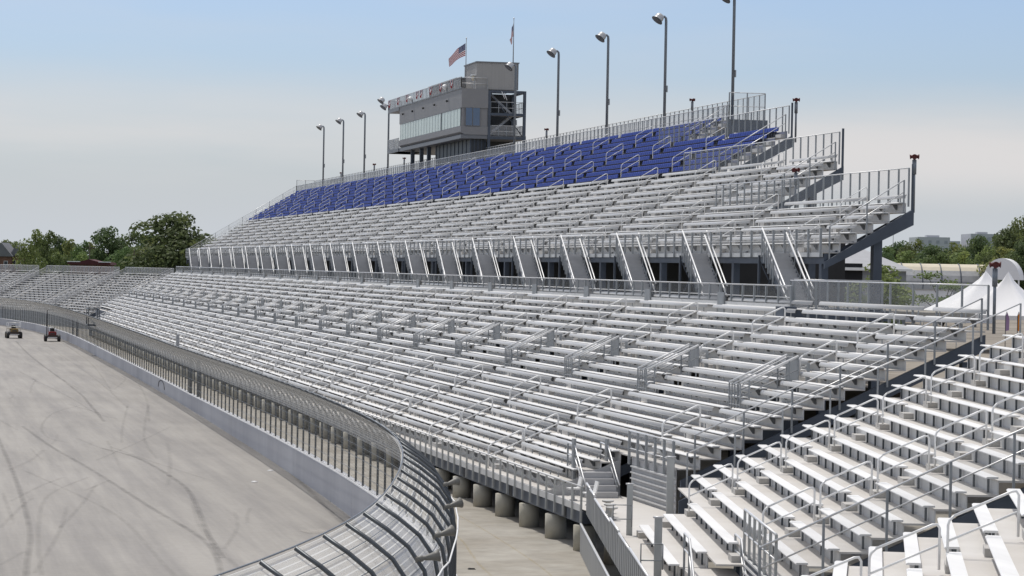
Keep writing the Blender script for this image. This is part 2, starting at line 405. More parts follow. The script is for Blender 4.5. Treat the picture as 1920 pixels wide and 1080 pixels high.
# painted line, seams, skid marks
def mark_mat(name, c, a, sc=(1,1,1), s=1.):
    m, nt, out = nodes(name); d = N(nt, 'ShaderNodeBsdfDiffuse'); d.inputs['Color'].default_value = (*c, 1); t = N(nt, 'ShaderNodeBsdfTransparent'); mx = N(nt, 'ShaderNodeMixShader')
    mr = N(nt, 'ShaderNodeMapRange'); mr.inputs['From Min'].default_value = .3; mr.inputs['From Max'].default_value = .7; mr.inputs['To Min'].default_value = a*.25; mr.inputs['To Max'].default_value = a
    uv = N(nt, 'ShaderNodeUVMap'); sp = N(nt, 'ShaderNodeSeparateXYZ'); L(nt, uv.outputs[0], sp.inputs[0])
    e = N(nt, 'ShaderNodeMath', operation='PINGPONG'); e.inputs[1].default_value = 1.; L(nt, sp.outputs[0], e.inputs[0])
    e2 = N(nt, 'ShaderNodeMath', operation='POWER'); e2.inputs[1].default_value = .6; L(nt, e.outputs[0], e2.inputs[0])
    L(nt, noise(nt, pos(nt, sc), s, 5), mr.inputs['Value']); ml = N(nt, 'ShaderNodeMath', operation='MULTIPLY'); L(nt, mr.outputs[0], ml.inputs[0]); L(nt, e2.outputs[0], ml.inputs[1])
    L(nt, ml.outputs[0], mx.inputs['Fac'])
    L(nt, t.outputs[0], mx.inputs[1]); L(nt, d.outputs[0], mx.inputs[2]); L(nt, mx.outputs[0], out.inputs['Surface']); return m
SKID = mark_mat('tyre_rubber', (.10,.10,.105), .27, (1,1,1), .8)
SKID2 = mark_mat('faint_tyre_rubber', (.12,.12,.12), .13, (1,1,1), .8)
LINEW = mark_mat('worn_white_paint', (.75,.73,.7), .8, (1,1,1), 1.5)
LINEY = mark_mat('worn_yellow_paint', (.50,.38,.14), .22, (1,1,1), 1.5)
def ribbon(pl, wd, m, z, name):
    """smooth ribbon through ground points, UV.x runs 0..2 across"""
    P = []
    for i in range(len(pl)-1):
        p0 = pl[max(i-1,0)]; p1 = pl[i]; p2 = pl[i+1]; p3 = pl[min(i+2,len(pl)-1)]
        for k in range(8):
            t = k/8; P.append(tuple(.5*((2*p1[j]) + (-p0[j]+p2[j])*t + (2*p0[j]-5*p1[j]+4*p2[j]-p3[j])*t*t + (-p0[j]+3*p1[j]-3*p2[j]+p3[j])*t**3) for j in (0,1)))
    P.append(pl[-1]); mb = MB(); mb.uv = []
    for i, p in enumerate(P):
        a = P[max(i-1,0)]; b = P[min(i+1,len(P)-1)]; d = math.hypot(b[0]-a[0], b[1]-a[1]) or 1; nx, ny = -(b[1]-a[1])/d, (b[0]-a[0])/d
        for sgn, u in ((-1,0.),(1,2.)): mb.v.append((p[0]+nx*wd*.5*sgn, p[1]+ny*wd*.5*sgn, z)); mb.uv.append((u, i))
    for i in range(len(P)-1): mb.face((2*i, 2*i+1, 2*i+3, 2*i+2), m)
    return mb.obj(name, None, 'structure')
SK = [[(21.98,197.72),(19.96,156.58),(18.63,129.45),(17.6,112.61),(17.0,101.53),(15.9,89.21)],
[(5.1,175.73),(5.1,155.73),(5.02,129.32),(4.67,106.12),(4.03,93.12),(3.72,86.98)],
[(8.53,130.95),(6.1,120.54),(5.02,106.11),(4.39,90.1)],
[(12.12,196.45),(9.67,185.91),(8.17,170.89),(8.06,160.6),(8.9,155.95)],
[(10.59,151.6),(12.01,143.45),(12.64,129.4),(12.51,120.5),(11.42,103.8),(10.99,94.97)],
[(5.53,135.93),(7.51,120.53),(8.54,109.29),(8.72,94.54),(8.79,88.24)],
[(3.54,106.15),(4.72,115.32),(5.33,119.19)],[(4.36,117.88),(6.13,126.26),(7.37,130.94)],
[(7.0,171),(7.91,151.46),(8.98,136.0),(10.14,115.24),(10.99,99.84),(10.06,86.59)],
[(15.63,196.9),(13.29,171.32),(12.06,156.13)],[(17.13,197.09),(13.77,160.97),(13.0,143.49)],
[(7.92,123.33),(9.49,129.37)],[(4.19,90.72),(5.69,104.0),(6.63,115.29)],[(3.13,93.17),(4.11,97.39)],
[(10.57,240.21),(12.01,207.88),(12.6,186.23),(13.57,179.65)],[(13.29,350.19),(12.86,293.08),(13.18,220.93),(12.9,196.95),(19.96/1.6,176.58)],
[(16.38,330.03),(16.3,265.2),(16.03,230.96),(15.35,193.3)],[(19.0,353.27),(18.2,279.61),(15.92,216.92)],
[(19.02,247.53),(18.76,239.74),(16.47,221.49)],[(19.27,231.57),(17.66,204.73),(15.49,177.23)],[(11.38,97.95),(12.81,105.86),(13.51,112.7)]]
STRONG = {0,1,4,8,15}
for i, pl in enumerate(SK): ribbon([p for p in pl], .30 if i in STRONG else .24, SKID if i in STRONG else SKID2, .004 + .0006*i, 'skid_mark')
for i in range(26):
    x = random.uniform(1, 16); y = random.uniform(84, 230); ln = random.uniform(6, 30); a = random.gauss(0, .12)
    ribbon([(x, y), (x+ln*.5*a+random.gauss(0,.2), y+ln*.5), (x+ln*a, y+ln)], random.uniform(.2,.32), SKID2, .018 + .0004*i, 'skid_mark')
ribbon([(2.,281.2),(9.08,281.6),(15.,282.8)], .5, LINEW, .03, 'finish_line_paint')
ribbon([(20.9,114.),(20.1,98.5),(19.3,91.4),(18.85,87.8),(18.2,80)], .12, LINEY, .504, 'lane_line'); ribbon([(21.9,112.4),(21.6,101.),(20.85,87.7),(20.,80.)], .11, LINEY, .504, 'lane_line')
DARKP = mark_mat('seam', (.1,.1,.1), .5)
for x, y in ((17.0,96.),(15.6,92.)): ribbon([(x-.9,y),(x+.6,y+.1)], .16, DARKP, .032, 'pavement_patch_seam')
PATCH = mark_mat('patch', (.5,.47,.43), .5)
ribbon([(15.2,104.),(16.2,104.2)], 1.6, PATCH, .031, 'pavement_patch')
# paper cups / litter
for k, (x, y) in enumerate([(18.0,135.15),(16.3,128.17)]):
    mb = MB(); mb.lathe([(0,.16),(.03,.15),(.05,.05)], (x,y,.004), (0,0,1), WHITE, 8)
    tag(mb.obj('paper_plate'), ['flat white litter plate lying by the retaining wall base', 'flat white litter plate lying out on the track, farther from the wall'][k], 'litter', 'white litter on the track')
mb = MB(); mb.hexa([(x-1.24,y-4.4,z+.502) for x,y,z in [(25.3,91.2,.0),(25.9,91.3,.0),(25.9,91.7,.0),(25.3,91.6,.0),(25.35,91.25,.03),(25.8,91.35,.05),(25.85,91.6,.03),(25.4,91.55,.02)]], WHITE)
tag(mb.obj('paper_scrap'), 'crumpled white paper scrap beside the last concrete pier', 'litter')
mb = MB(); mb.hexa([(x-.9,y-4.3,z+.502) for x,y,z in [(19.1,90.9,.0),(19.35,90.9,.0),(19.35,91.1,.0),(19.1,91.1,.0),(19.12,90.92,.04),(19.3,90.92,.05),(19.3,91.05,.03),(19.14,91.05,.05)]], BLACK)
tag(mb.obj('debris'), 'small dark scrap on the lane behind the catch fence', 'litter')

# ================================================================== RETAINING WALL + CATCH FENCE
wall = thing('retaining_wall', 'low pale concrete wall with white cap bordering the track', 'concrete wall', (20,200,0))
P4 = wpath(2.44)
mbs = {'panel': MB(), 'cap': MB()}
seg = []
for i in range(len(P4)-1):
    a, b = P4[i], P4[i+1]; ha, hb = wallh(a[1]), wallh(b[1])
    jog = 0.
    q = []
    for t, p in ((0, a), (1, b)):
        q.append(p)
    g = .012
    def pt(p, off, z, s=0): return (p[0]-p[2]*off, p[1]-p[3]*off, z)
    d = Vector((b[0]-a[0], b[1]-a[1], 0)).normalized()*(.03 if i % 3 == 0 else 0)
    A = (a[0]+d.x, a[1]+d.y, a[2], a[3]); B = (b[0]-d.x*0, b[1]-d.y*0, b[2], b[3])
    mbs['panel'].hexa([pt(A,0,-.02), pt(B,0,-.02), pt(B,.32,-.02), pt(A,.32,-.02), pt(A,0,ha-.05), pt(B,0,hb-.05), pt(B,.32,hb-.05), pt(A,.32,ha-.05)], WALLM)
    mbs['cap'].hexa([pt(a,-.01,ha-.05), pt(b,-.01,hb-.05), pt(b,.33,hb-.05), pt(a,.33,ha-.05), pt(a,-.01,ha), pt(b,-.01,hb), pt(b,.33,hb), pt(a,.33,ha)], WALLTOP)
mbs['panel'].obj('wall_panel', wall); mbs['cap'].obj('wall_cap', wall)
# black paint loop on the wall near y=225
mb = MB(); c = [(x, y) for x, y in [(214,.35),(214.6,.75),(216,.95),(218,.95),(219.4,.75),(220,.35)]]
mb.tube([(wx(y)-.012, y, z) for y, z in c], .035, BLACK, 5); mb.obj('paint_loop', wall)

fence = thing('catch_fence', 'tall wire mesh catch fence on steel posts curving inward over the track', 'fence', (20,150,0))
PROF = [(.16,0.),(.16,1.2),(.14,1.85),(.05,2.32),(-.30,2.82),(-.76,3.18),(-1.25,3.5)]   # (outward offset, height above the wall)
def fp(p, o, z): return (p[0]-p[2]*o, p[1]-p[3]*o, z)
PF = [p for p in P4 if p[1] < 500]
def post(mb, p):
    h = wallh(p[1]); mb.tube([fp(p, o, h+z+.0) for o, z in PROF], .046, FPOST, 4)
ordp = sorted(PF, key=lambda p: p[0]**2+p[1]**2)
parts_limit(fence, ordp, 'post', 100, post)
# mesh panels as one veil, UVs in metres
mb = MB(); mb.uv = []; acc = [0.]
for (o0, z0), (o1, z1) in zip(PROF[:-1], PROF[1:]): acc.append(acc[-1] + math.hypot(o1-o0, z1-z0))
for i, p in enumerate(PF):
    h = wallh(p[1])
    for (o, z), s_ in zip(PROF, acc): mb.v.append(fp(p, o-.075, h+z-(.0 if z < 2. else .06))); mb.uv.append((i*2.44, s_))
n = len(PROF)
for i in range(len(PF)-1):
    for k in range(n-1): mb.face((i*n+k, (i+1)*n+k, (i+1)*n+k+1, i*n+k+1), CHAIN if k < 2 else CHAIN2)
mb.obj('wire_mesh', fence)
for k, (o, z) in enumerate([(.05,.5),(.05,1.1),(.04,1.6),(.0,1.95),(-.05,2.35),(-.35,2.82),(-.79,3.18),(-1.25,3.52)]):
    mb = MB(); mb.tube([fp(p, o-.03, wallh(p[1])+z) for p in PF], .012 if k < 7 else .02, CABLE, 4); mb.obj('cable', fence)
# thicker gate posts and the little viewing frame
for y in (188, 194., 338, 346.):
    mb = MB(); x = wx(y)+.2; mb.tube([(x,y,wallh(y)),(x,y,wallh(y)+2.9)], .13, FPOST, 6); mb.obj('gate_post', fence)
fr_ = thing('viewing_frame', 'box shaped steel viewing frame hung on the catch fence far along', 'viewing frame', (20.3,302,3))
mb = MB()
for y in (300.5, 303.5):
    for z in (3.4, 5.2): mb.tube([(19.3,y,z),(20.5,y,z)], .06, FPOST, 6)
    for x in (19.3, 20.5): mb.tube([(x,y,3.4),(x,y,5.2)], .06, FPOST, 6)
for z in (3.4,5.2):
    for x in (19.3,20.5): mb.tube([(x,300.5,z),(x,303.5,z)], .06, FPOST, 6)
mb.obj('frame', fr_); mb = MB(); mb.xbox(19.3,20.5,300.5,303.5,3.3,3.38,DARKST); mb.obj('floor', fr_)
# wire runs through eyelets outside the fence with horn speakers
def horn(mb, c, ax, r0, r1, ln, m): 
    ax = Vector(ax).normalized(); mb.lathe([(0,r0*1.5),(.16,r0*1.5),(.18,r0),(ln*.45,r0*1.25),(ln*.8,r1*.68),(ln,r1),(ln,r1*.9),(ln*.82,r1*.55)], c, ax, m, 12)
hs = []
for k, y in enumerate((55.4, 60.2, 66., 72.5)):
    x = wx(y); j = min(range(len(P4)), key=lambda i: abs(P4[i][1]-y)); p = P4[j]
    c = Vector(fp(p, -.15, wallh(p[1])+2.55))
    ax = Vector((.80, .28, .20)) if k else Vector((.85,-.05,.16))
    mb = MB(); horn(mb, c, ax, .045, .14, .52, mat('horn_grey', (.16,.155,.14), .5))
    o = mb.obj('horn_loudspeaker'); hs.append(o)
    lab = ['grey horn loudspeaker on the catch fence, lowest and largest of four', 'grey horn loudspeaker on the catch fence, second from the bottom of four', 'grey horn loudspeaker on the catch fence, third from the bottom of four', 'grey horn loudspeaker on the catch fence, highest and smallest of four'][k]
    tag(o, lab, 'loudspeaker', 'horn loudspeakers along the catch fence')
mb = MB(); mb.tube([fp(p, .22, wallh(p[1])+2.1 - .12*math.sin(i*1.3)**2) for i, p in enumerate(P4) if 50 < p[1] < 92], .022, WHITE, 5); mb.obj('wire_run', fence)
# ================================================================== LOWER GRANDSTAND
LS = Stand(W0, 26.41, 3.61, .76, .355)
LA = [95.6+12.98*k for k in range(23)]           # aisles
lower = thing('lower_grandstand', 'long lower tier of silver benches with backrests facing the track', 'grandstand', (30,90,0))
ROWS = list(range(-4, 15))
def lends(i): return (97.9, 362.) if i < 0 else (90., 392.6)
dk = MB()
for i in ROWS:
    a, b = lends(i)
    holes = [(u-.62, u+.62) for u in LA] if i in (5,6,7) else []
    LS.deck(dk, i, split(a, b, holes), i == 14)
    for u in LA:
        if a < u < b and i not in (4,5,6,7,14): LS.step(dk, i, u)
dk.obj('seating_deck', lower)
hole = MB()
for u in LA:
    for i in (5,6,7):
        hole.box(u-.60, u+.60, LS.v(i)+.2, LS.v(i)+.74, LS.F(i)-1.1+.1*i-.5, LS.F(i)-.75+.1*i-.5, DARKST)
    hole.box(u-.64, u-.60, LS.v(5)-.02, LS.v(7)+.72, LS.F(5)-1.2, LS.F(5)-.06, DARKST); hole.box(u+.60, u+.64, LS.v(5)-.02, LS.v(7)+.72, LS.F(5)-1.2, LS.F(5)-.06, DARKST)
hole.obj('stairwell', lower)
bays = []
for i in ROWS:
    a, b = lends(i); cut = [(u-(.72 if 4 < i < 9 else .5), u+(.72 if 4 < i < 9 else .45)) for u in LA]
    for s_, e_ in split(a, b, cut):
        if e_ - s_ > .8: bays.append((i, s_, e_))
bays.sort(key=lambda t: t[1] + t[0]*.01)
def bench_parts(root, st, items, limit, bsp=1.83, backs=True, chairs=False, full=False, name='bench'):
    for it in items[:limit]:
        i, a, b = it; mb = MB()
        if chairs: st.chairs(mb, i, a, b)
        else: st.plank(mb, i, a, b, bsp, full)
        o = mb.obj(name, root)
        if backs: m2 = MB(); st.back(m2, i, a, b); m2.obj('backrest', o)
    if items[limit:]:
        mb = MB()
        for i, a, b in items[limit:]:
            if chairs: st.chairs(mb, i, a, b)
            else:
                st.plank(mb, i, a, b, bsp, full)
                if backs: st.back(mb, i, a, b, 1.25)
        mb.obj(name, root, 'stuff')
bench_parts(lower, LS, bays, 100)
# aisle handrails
LK = .355/.76
lm = loop_mesh('aisle_handrail', LK, 1.45)
hl = []
for u in LA:
    for i in (-4, -2, 1, 8, 11):
        a, b = lends(i)
        if a < u < b: hl.append((u, i))
hl.sort()
for u, i in hl[:100]: place('aisle_handrail', lm, lower, (LS.v(i)+.2-30, u-90, LS.F(i)))
mb = MB()
for u, i in hl[100:]:
    b = len(mb.v); mb.v += [(x+LS.v(i)+.2, y+u, z+LS.F(i)) for x, y, z in [v.co[:] for v in lm.vertices]]
    for p in lm.polygons: mb.face(tuple(b+q for q in p.vertices), RAILM, True)
mb.obj('aisle_handrail', lower, 'stuff')
# guards round the stair openings
gm = MB()
for s_ in (-.68, .68):
    p0 = (s_, 30.85-30.85, 0.); k = LK; ln = 2.25
    f = Fr(); P = lambda u, v, z: (v, u, z)
    for v in (0., .35, 1.9, 2.25): gm.box(s_-.025, s_+.025, v-.025, v+.025, k*v-.05, k*v+1.06, GALVD)
    gm.tube([P(s_, 0, 1.06), P(s_, ln, 1.06+k*ln)], .042, RAILM); gm.tube([P(s_, 0, .55), P(s_, ln, .55+k*ln)], .02, GALVD, 5)
    gm.tube([P(s_+.12*(1 if s_ < 0 else -1), .1, .98), P(s_+.12*(1 if s_ < 0 else -1), ln, .98+k*ln)], .03, GALV)
for u in (-.34, 0., .34): gm.box(u-.02, u+.02, -.02, .02, 0., 1.03, GALVD)
for z in (.25, .55, 1.03): gm.tube([(0,-.68,z),(0,.68,z)], .022, GALVD, 5)
gm.box(-.66, .66, 2.235, 2.262, k*2.25-.02, k*2.25+1.0, PANEL)
for u in (-.95, .95): gm.box(u-.05, u+.05, 2.5, 2.6, k*2.5, k*2.5+.7, GALVD)
gme = gm.mesh('opening_guard')
for u in LA: place('opening_guard', gme, lower, (30.15-30, u-90, LS.F(5)-.04))
# front edge, beam, piers
mb = MB(); mb.box(91.8, 362., 23.28, 23.333, 1.95, 2.19, RISER); mb.box(91.8, 362., 23.35, 23.7, 1.50, 1.93, DARKST); mb.box(91.8, 362., 23.72, 25.2, 1.55, 1.80, DARKST)
for y in range(94, 354, 9): mb.box(y, y+.5, 23.335, 23.36, 1.52, 1.9, BLACK)
mb.obj('front_beam', lower)
mb = MB(); railing(mb, W0, [(91.5,23.26,2.0),(362.,23.26,2.0)], .85, 1.33, .03, (), mat('rail_post_light', (.42,.43,.42), .5, .2), GALV, VEIL, .42, .035, .42); mb.obj('front_railing', lower)
for k in range(20):
    mb = MB(); mb.lathe([(0,.40),(.92,.40),(.93,.37)], (23.6, 87.95+4.35*k, .49), (0,0,1), PIER, 20); mb.obj('pier', lower)
mb = MB()
for k in range(20, 62): mb.lathe([(0,.40),(.92,.40)], (23.6, 87.95+4.35*k, .49), (0,0,1), PIER, 10)
mb.obj('pier', lower, 'stuff')
mb = MB(); mb.box(98.5, 362., 26.9, 27.0, -.05, 3.4, BLACK); mb.prism([(23.4,1.95),(26.38,1.95),(26.38,3.35),(23.4,2.1)], 97.82, 97.86, mat('closure_sheet',(.42,.42,.42),.6)); mb.box(362., 392.4, 26.25, 26.36, -.05, 3.6, DARKST); mb.box(361.9,362.,23.4,26.9,-.05,2.1,GALVD); mb.obj('back_partition', lower)
mb = MB()
for y in (98.1, 108.9, 121.9, 134.9, 147.9): mb = MB(); mb.prism([(23.9,1.5),(37.4,7.7),(37.4,8.1),(23.9,1.9)], y, y+.16, DARKST); mb.obj('raker_beam', lower)
for v in (29., 33., 37.): mb = MB(); mb.box(90.2, 90.5, v, v+.3, 0, 3.0+(v-26.4)*.467-.5, DARKST); mb.obj('column', lower)
for y in (89.9, 392.7): mb = MB(); mb.prism([(26.45,2.6),(37.75,7.87),(37.75,8.45),(26.45,3.2)], y, y+.15, DARKST); mb.obj('end_stringer', lower)

mb = MB(); railing(mb, W0, [(89.82, LS.v(i)+.5, LS.F(i)+.17) for i in (0,14)], 1.02, 1.95, .03, (.52,), GALVD, GALV, None, 0, .03, .55); mb.obj('end_railing', lower)
mb = MB(); railing(mb, W0, [(392.8, LS.v(i)+.35, LS.F(i)+.17) for i in (0,14)], 1.02, 1.95, .03, (.52,), GALVD, GALV, None, 0, .03, .2); mb.obj('end_railing', lower)
# top fence behind the last row, near end, and concourse edge railing
mb = MB(); railing(mb, W0, [(90.,37.87,8.62),(112.2,37.87,8.62)], 1.62, 2.5, .028, (), GALVD, GALV, VEIL, .3, .035); mb.obj('top_fence', lower)
# concourse
mb = MB(); mb.box(111.7, 392., 37.72, 46.4, 8.72, 8.92, CONC); mb.box(111.7, 392., 37.62, 37.70, 8.55, 9.18, RISER); mb.box(111.45,111.68,37.65,42.2,8.5,8.95,DARKST); mb.obj('concourse_deck', lower)
mb = MB(); railing(mb, W0, [(111.8,37.78,8.93),(392.,37.78,8.93)], 1.07, 1.75, .035, (.55,), GALVD, GALV, VEIL, .1, .05); mb.obj('concourse_railing', lower)
mb = MB(); railing(mb, W0, [(111.8,37.9,8.93),(111.8,42.,8.93)], 1.35, 1.1, .03, (.1,), GALVD, GALV, VEIL2, .1, .05); mb.obj('end_guard', lower)
for k, u in enumerate(LA):
    mb = MB()
    if u > 112: mb.box(u-.5, u+.5, 37.54, 37.6, 8.6, 9.6, GALVD); mb.obj('aisle_gate', lower)
mb = MB(); mb.box(110.2,111.3,36.9,37.5,8.6,9.1,DARKST)
mb.obj('aisle_gate', lower)

# ================================================================== UPPER GRANDSTAND
US = Stand(W0, 38.57, 11.06, .76, .46)
UA = [116.45+12.93*k for k in range(22)]
TIERS = [(1,5,112.),(6,11,134.),(12,17,156.),(18,21,178.)]
UE = 392.
upper = thing('upper_grandstand', 'high upper tier with silver benches below and blue seats above', 'grandstand', (40,112,0))
def ustart(i):
    for a, b, y in TIERS:
        if a <= i <= b: return y
dk = MB()
for i in range(1, 22):
    US.deck(dk, i, [(ustart(i), UE)], False, TREAD, NAVYR if i > 11 else None)
    for u in UA:
        if u > ustart(i)+1: US.step(dk, i, u)
    if i > 11: US.step(dk, i, ustart(i)+.75)
dk.obj('seating_deck', upper)
wb, bb = [], []
for i in range(1, 22):
    for a, b in split(ustart(i)+(.05 if i < 12 else 1.5), UE, [(u-.5, u+.5) for u in UA]):
        if b-a > .9: (wb if i < 12 else bb).append((i, a, b))
# at the cut ends the blue rows finish as bare benches
wb.sort(key=lambda t: t[1]); bb.sort(key=lambda t: t[1])
bench_parts(upper, US, wb, 100)
bench_parts(upper, US, bb, 100, backs=False, chairs=True, name='seat_row')
um = loop_mesh('aisle_handrail', .46/.76, 1.3, .024)
hl = [(u, i) for u in UA for i in (1, 4, 7, 10, 13, 16, 19) if u > ustart(i)+1 and u < UE]
hl.sort()
for u, i in hl[:100]: place('aisle_handrail', um, upper, (US.v(i)+.02-40, u-112, US.F(i)))
mb = MB()
for u, i in hl[100:]:
    b = len(mb.v); mb.v += [(x+US.v(i)+.02, y+u, z+US.F(i)) for x, y, z in [v.co[:] for v in um.vertices]]
    for p in um.polygons: mb.face(tuple(b+q for q in p.vertices), RAILM, True)
mb.obj('aisle_handrail', upper, 'stuff')
# front beam, railing, columns
mb = MB(); mb.box(112., UE, 39.32, 39.54, 11.0, 11.45, DARKST); mb.box(112., UE, 39.2, 39.27, 11.3, 11.5, ALU); mb.obj('front_beam', upper)
mb = MB(); railing(mb, W0, [(112.,39.16,11.5),(UE,39.16,11.5)], 1.07, 1.66, .03, (.55,), GALVD, GALV, VEIL, .1, .045, .2); mb.obj('front_railing', upper)
for k in range(22):
    y = 112.4+12.93*k
    if y > UE: break
    mb = MB(); mb.box(y-.17, y+.17, 39.3, 39.62, 0., 11.0, DARKST); mb.obj('column', upper)
    mb = MB(); mb.box(y-.2, y+.2, 41.72, 42.12, 0., US.F(4)-.75, DARKST); mb.obj('column', upper)
    y2 = max(y, ustart(11)+.6+13.3*0)
    if y > 130:
        mb = MB(); mb.box(y-.2, y+.2, 47.6, 48., 0., US.F(11)-.8, DARKST); mb.obj('column', upper)
    if y > 175:
        mb = MB(); mb.box(y-.2, y+.2, 56.6, 57., 0., 20.3, DARKST); mb.obj('column', upper)
for k in range(22):     # rakers under the deck
    mb = MB()
    y = 112.4+12.93*k
    if y > UE: break
    i1 = [b for a, b, yy in TIERS if y >= yy-.7][-1]
    mb.prism([(39.6, 10.95),(US.v(i1)+.7, US.F(i1)-.55),(US.v(i1)+.7, US.F(i1)-.12),(39.6, 11.35)], y-.1, y+.1, DARKST); mb.obj('raker_beam', upper)
mb = MB(); mb.box(150., UE, 46.45, 46.6, 8.92, 14.0, BLACK); mb.box(150., 150.15, 46.6, 54., 5., 14., BLACK); mb.obj('dark_back_wall', upper)  # black wall put in to keep the space under the deck dark
for t, (a, b, y0) in enumerate(TIERS):
    va = US.v(a)-.5 if t else 39.3; vb = US.v(b)+.75; fz = lambda v: US.F0 + US.r*(v-US.v0)/US.p
    lo = .62
    mb = MB(); mb.prism([(va, fz(va)-lo-.1),(vb+.3, fz(vb)-lo-.4),(vb+.3, fz(vb)-.3),(va, fz(va)-.42)], y0-.22, y0-.04, DARKST)
    mb.obj('end_stringer', upper)
    mb = MB(); mb.box(y0-.2, y0-.1, vb+.2, vb+.3, fz(vb)-.75, fz(vb)+1.7, DARKST); mb.obj('corner_post', upper)
    mb = MB(); railing(mb, W0, [(y0-.12, US.v(a)+.2, US.F(a)+.1),(y0-.12, US.v(b)+.6, US.F(b)+.1+.3)], 1.03, 1.9, .03, (.5,), GALVD, GALV, None, 0, .03, .45); mb.obj('end_railing', upper)
    if t < 3:
        y1 = TIERS[t+1][2]+7
        mb = MB(); railing(mb, W0, [(y0-.1, vb+.08, US.F(b)+.25),(y1, vb+.08, US.F(b)+.25)], 1.72, 1.26, .028, (), GALVD, GALV, VEIL, .1, .035); mb.obj('tier_fence', upper)
mb = MB(); mb.prism([(39.3,10.4),(55.2,20.0),(55.2,20.7),(39.3,11.2)], UE, UE+.2, DARKST); mb.obj('end_stringer', upper)
mb = MB(); railing(mb, W0, [(UE+.1, 39.5, 11.6),(UE+.1, 55.3, 21.2)], 1.05, 2.2, .03, (.5,), GALVD, GALV, VEIL, .1, .03); mb.obj('end_railing', upper)
# top walkway
mb = MB(); mb.box(178., UE, 55.30, 58.0, 20.75, 21.2, CONC); mb.box(177.8, 178., 55.2, 58.1, 20.3, 21.22, DARKST); mb.obj('top_walkway', upper)
mb = MB(); railing(mb, W0, [(178.,55.34,21.2),(UE,55.34,21.2)], 1.05, 1.25, .03, (.5,), GALVD, GALV, VEIL2, .05, .035); mb.obj('walkway_guard', upper)
mb = MB(); railing(mb, W0, [(178.,57.95,21.2),(UE,57.95,21.2)], 1.85, 1.26, .028, (), GALVD, GALV, VEIL, .05, .03); mb.obj('rear_fence', upper)
mb = MB(); railing(mb, W0, [(178.,55.34,21.2),(178.,57.95,21.2)], 1.9, 1.3, .03, (.95,), GALVD, GALV, VEIL, .05, .035); mb.obj('end_guard', upper); mb = MB(); railing(mb, W0, [(UE,55.34,21.2),(UE,57.95,21.2)], 1.9, 1.3, .03, (.95,), GALVD, GALV, VEIL, .05, .035); mb.obj('end_guard', upper)

# ================================================================== ACCESS STAIRS
st = thing('access_staircase', 'x', 'staircase', (0,0,0), 0, 'stairs from the concourse to the upper tier')
RISE, RUN, SW = 2.55, 3.35, 1.12      # flight climbs along +y (local), width along x
mb = MB(); n = 14
for k in range(n):
    y0 = RUN*k/n; z1 = RISE*(k+1)/n
    mb.box(y0, y0+RUN/n+.02, 0, SW, z1-.045, z1, STAIRM); mb.box(y0, y0+.02, 0, SW, z1-RISE/n, z1-.046, STAIRM)
mb.obj('flight', st)
mb = MB(); mb.box(RUN, RUN+1.15, -.0, SW, RISE-.12, RISE, STAIRM); mb.obj('landing', st)
for s_ in (-.04, SW+.04):
    mb = MB(); mb.prism([(0,0),(0,0)] and [(s_-.03, 0),(s_+.03, 0),(s_+.03, .01),(s_-.03, .01)], 0, .01, DARKST) if False else None
    mb.hexa([(s_-.03,-.1,-.05),(s_+.03,-.1,-.05),(s_+.03,RUN,RISE-.28),(s_-.03,RUN,RISE-.28),(s_-.03,-.1,.22),(s_+.03,-.1,.22),(s_+.03,RUN,RISE+.02),(s_-.03,RUN,RISE+.02)], DARKST); mb.obj('stringer', st)
RAILW = mat('bright_handrail', (.82,.82,.81), .35, .1, .03)
k_ = RISE/RUN
for s_, zz in ((-.10,(1.05,)),(SW+.05,(1.08,)),(SW-.05,(.86,)),(SW+.05,(.58,)),(-.02,(.52,))):
    for z in zz:
        mb = MB(); mb.tube([(s_, -.25, z-.12), (s_, 0, z), (s_, RUN+.1, z+RISE+k_*.1)], .04, RAILW, 6); mb.obj('handrail', st)
for s_ in (-.10, SW+.06):
    for q in range(5): mb = MB(); y0 = RUN*q/4; mb.box(y0-.02, y0+.02, s_-.02, s_+.02, k_*y0, k_*y0+1., GALVD); mb.obj('baluster', st)
mb = MB()
for q in range(6): y0 = RUN*.5+RUN*.5*q/5; mb.box(y0-.025, y0+.025, -.16, -.11, k_*y0-.2, k_*y0+.95, GALVD)
for x in (0.05, SW-.05): mb.box(RUN+.85, RUN+.95, x-.05, x+.05, 0, RISE-.12, DARKST)
mb.tube([(0.05,RUN+.9,.2),(SW-.05,RUN+.9,RISE-.3)], .03, DARKST, 5); mb.tube([(SW-.05,RUN+.9,.2),(.05,RUN+.9,RISE-.3)], .03, DARKST, 5)
mb.obj('support_frame', st)
for k in range(21):
    nm = ORD[k] if k else 'nearest'
    lab = ('steep grey staircase with bright rails nearest the open end of the upper tier' if k == 0 else f'steep grey staircase with bright rails, {nm} from the open end of the upper tier')
    loc = (38.02, 113.1+12.93*k, 8.93)
    if k == 0: st.location = loc; st['label'] = lab
    else: copy_tree(st, loc, None, lab)

